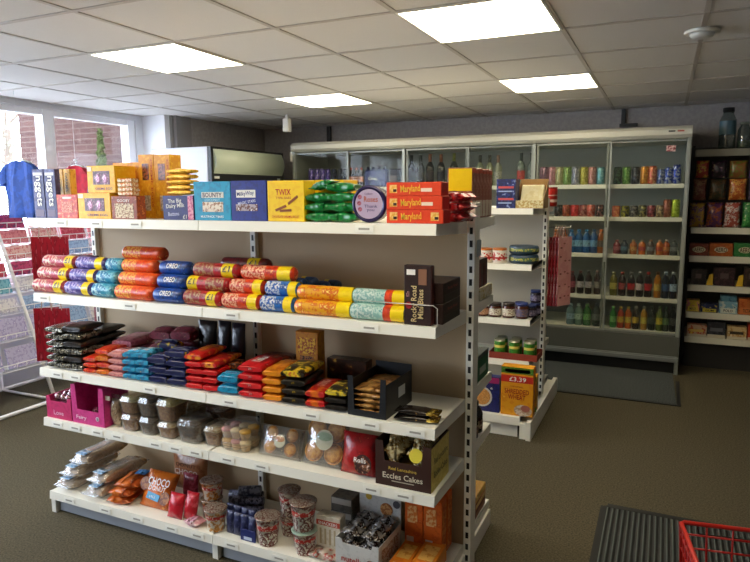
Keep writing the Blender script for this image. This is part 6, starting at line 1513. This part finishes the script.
q1, q2, q3, q4 = at(599, 504, 'z', 0), at(663, 514, 'z', 0), at(672, 523, 'z', 0), at(593, 562, 'z', 0)
MX0, MX1, MY0, MY1 = -.215, 1.15, 2.0, 3.19
bm = bmesh.new(); bm_box(bm, MX0, MX1, MY0, MY1, .0005, .006); bmesh.ops.bevel(bm, geom=[e for e in bm.edges if abs(e.verts[0].co.z - e.verts[1].co.z) > .004], offset=.03, segments=3, affect='EDGES'); obj('mat_base', mesh_from(bm, 'mat_base', M('#121514', .7)), t)
rm = M('#1b201f', .6, 0).copy(); nt = rm.node_tree
tc = nt.nodes.new('ShaderNodeTexCoord'); wv = nt.nodes.new('ShaderNodeTexWave'); wv.inputs['Scale'].default_value = 13; wv.bands_direction = 'X'
cr = nt.nodes.new('ShaderNodeValToRGB'); cr.color_ramp.elements[0].color = lin('#141716'); cr.color_ramp.elements[0].position = .7; cr.color_ramp.elements[1].color = lin('#515a58'); cr.color_ramp.elements[1].position = .98
nt.links.new(tc.outputs['Object'], wv.inputs['Vector']); nt.links.new(wv.outputs['Fac'], cr.inputs['Fac']); nt.links.new(cr.outputs['Color'], nt.nodes['Principled BSDF'].inputs['Base Color'])
bp = nt.nodes.new('ShaderNodeBump'); bp.inputs['Distance'].default_value = .006; nt.links.new(wv.outputs['Fac'], bp.inputs['Height']); nt.links.new(bp.outputs['Normal'], nt.nodes['Principled BSDF'].inputs['Normal'])
bm = bmesh.new(); bm_box(bm, MX0 + .03, MX1 - .03, MY0 + .02, MY1 - .045, .006, .009); obj('ribs', mesh_from(bm, 'ribs', rm), t)
# red basket
BZ = .245; pL = at(681, 522, 'z', BZ); BX0, BY1 = pL.x, pL.y; BX1, BY0 = BX0 + .47, BY1 - .33
RBK = M('#b01a14', .35); RBK2 = M('#c2281c', .35)
t = thing('shopping_basket', 'red plastic shopping basket standing on the black ribbed mat', 'basket', (BX0 + .235 * math.cos(.16) + .165 * math.sin(.16), BY1 + .235 * math.sin(.16) - .165 * math.cos(.16), .0105), .16)
hx, hy, hz = (BX1 - BX0) / 2, (BY1 - BY0) / 2, BZ - .0105; ins = .012


def bk(u, v, f): s = 1 - (1 - f); return (u * (hx - ins * (1 - f)), v * (hy - ins * (1 - f)), f * hz)


bm = bmesh.new(); bm_tube(bm, [bk(*c, 1) for c in ((-1, -.93), (-.95, -1), (.95, -1), (1, -.93), (1, .93), (.95, 1), (-.95, 1), (-1, .93))], .009, 8, 0, True); obj('rim', mesh_from(bm, 'rim', RBK2, True), t)
for nm, p, q, n in (('rear_lattice', (-1, 1), (1, 1), 5), ('front_lattice', (-1, -1), (1, -1), 5), ('side_lattice', (-1, -1), (-1, 1), 7), ('side_lattice', (1, -1), (1, 1), 7)):
    bm = bmesh.new()
    for f in (.03, .3, .56, .8): bm_tube(bm, [bk(*p, f), bk(*q, f)], .0042, 6)
    for i in range(n + 1):
        u = p[0] + (q[0] - p[0]) * i / n; v = p[1] + (q[1] - p[1]) * i / n; bm_tube(bm, [bk(u, v, .0), bk(u, v, 1)], .0042 if 0 < i < n else .008, 6)
    obj(nm, mesh_from(bm, nm, RBK, True), t)
bm = bmesh.new()
for i in range(8): u = -1 + i / 3.5; bm_tube(bm, [bk(u, -1, .02), bk(u, 1, .02)], .004, 6)
for i in range(5): v = -1 + i / 2; bm_tube(bm, [bk(-1, v, .02), bk(1, v, .02)], .004, 6)
obj('bottom_lattice', mesh_from(bm, 'bottom_lattice', RBK, True), t)
for s in (-1, 1):
    bm = bmesh.new(); bm_tube(bm, [(-hx * .75, s * hy, hz + .006), (-hx * .7, s * (hy + .012), hz - .05), (hx * .7, s * (hy + .012), hz - .05), (hx * .75, s * hy, hz + .006)], .006, 8); obj('handle', mesh_from(bm, 'handle', M('#1a1a1a', .5), True), t)
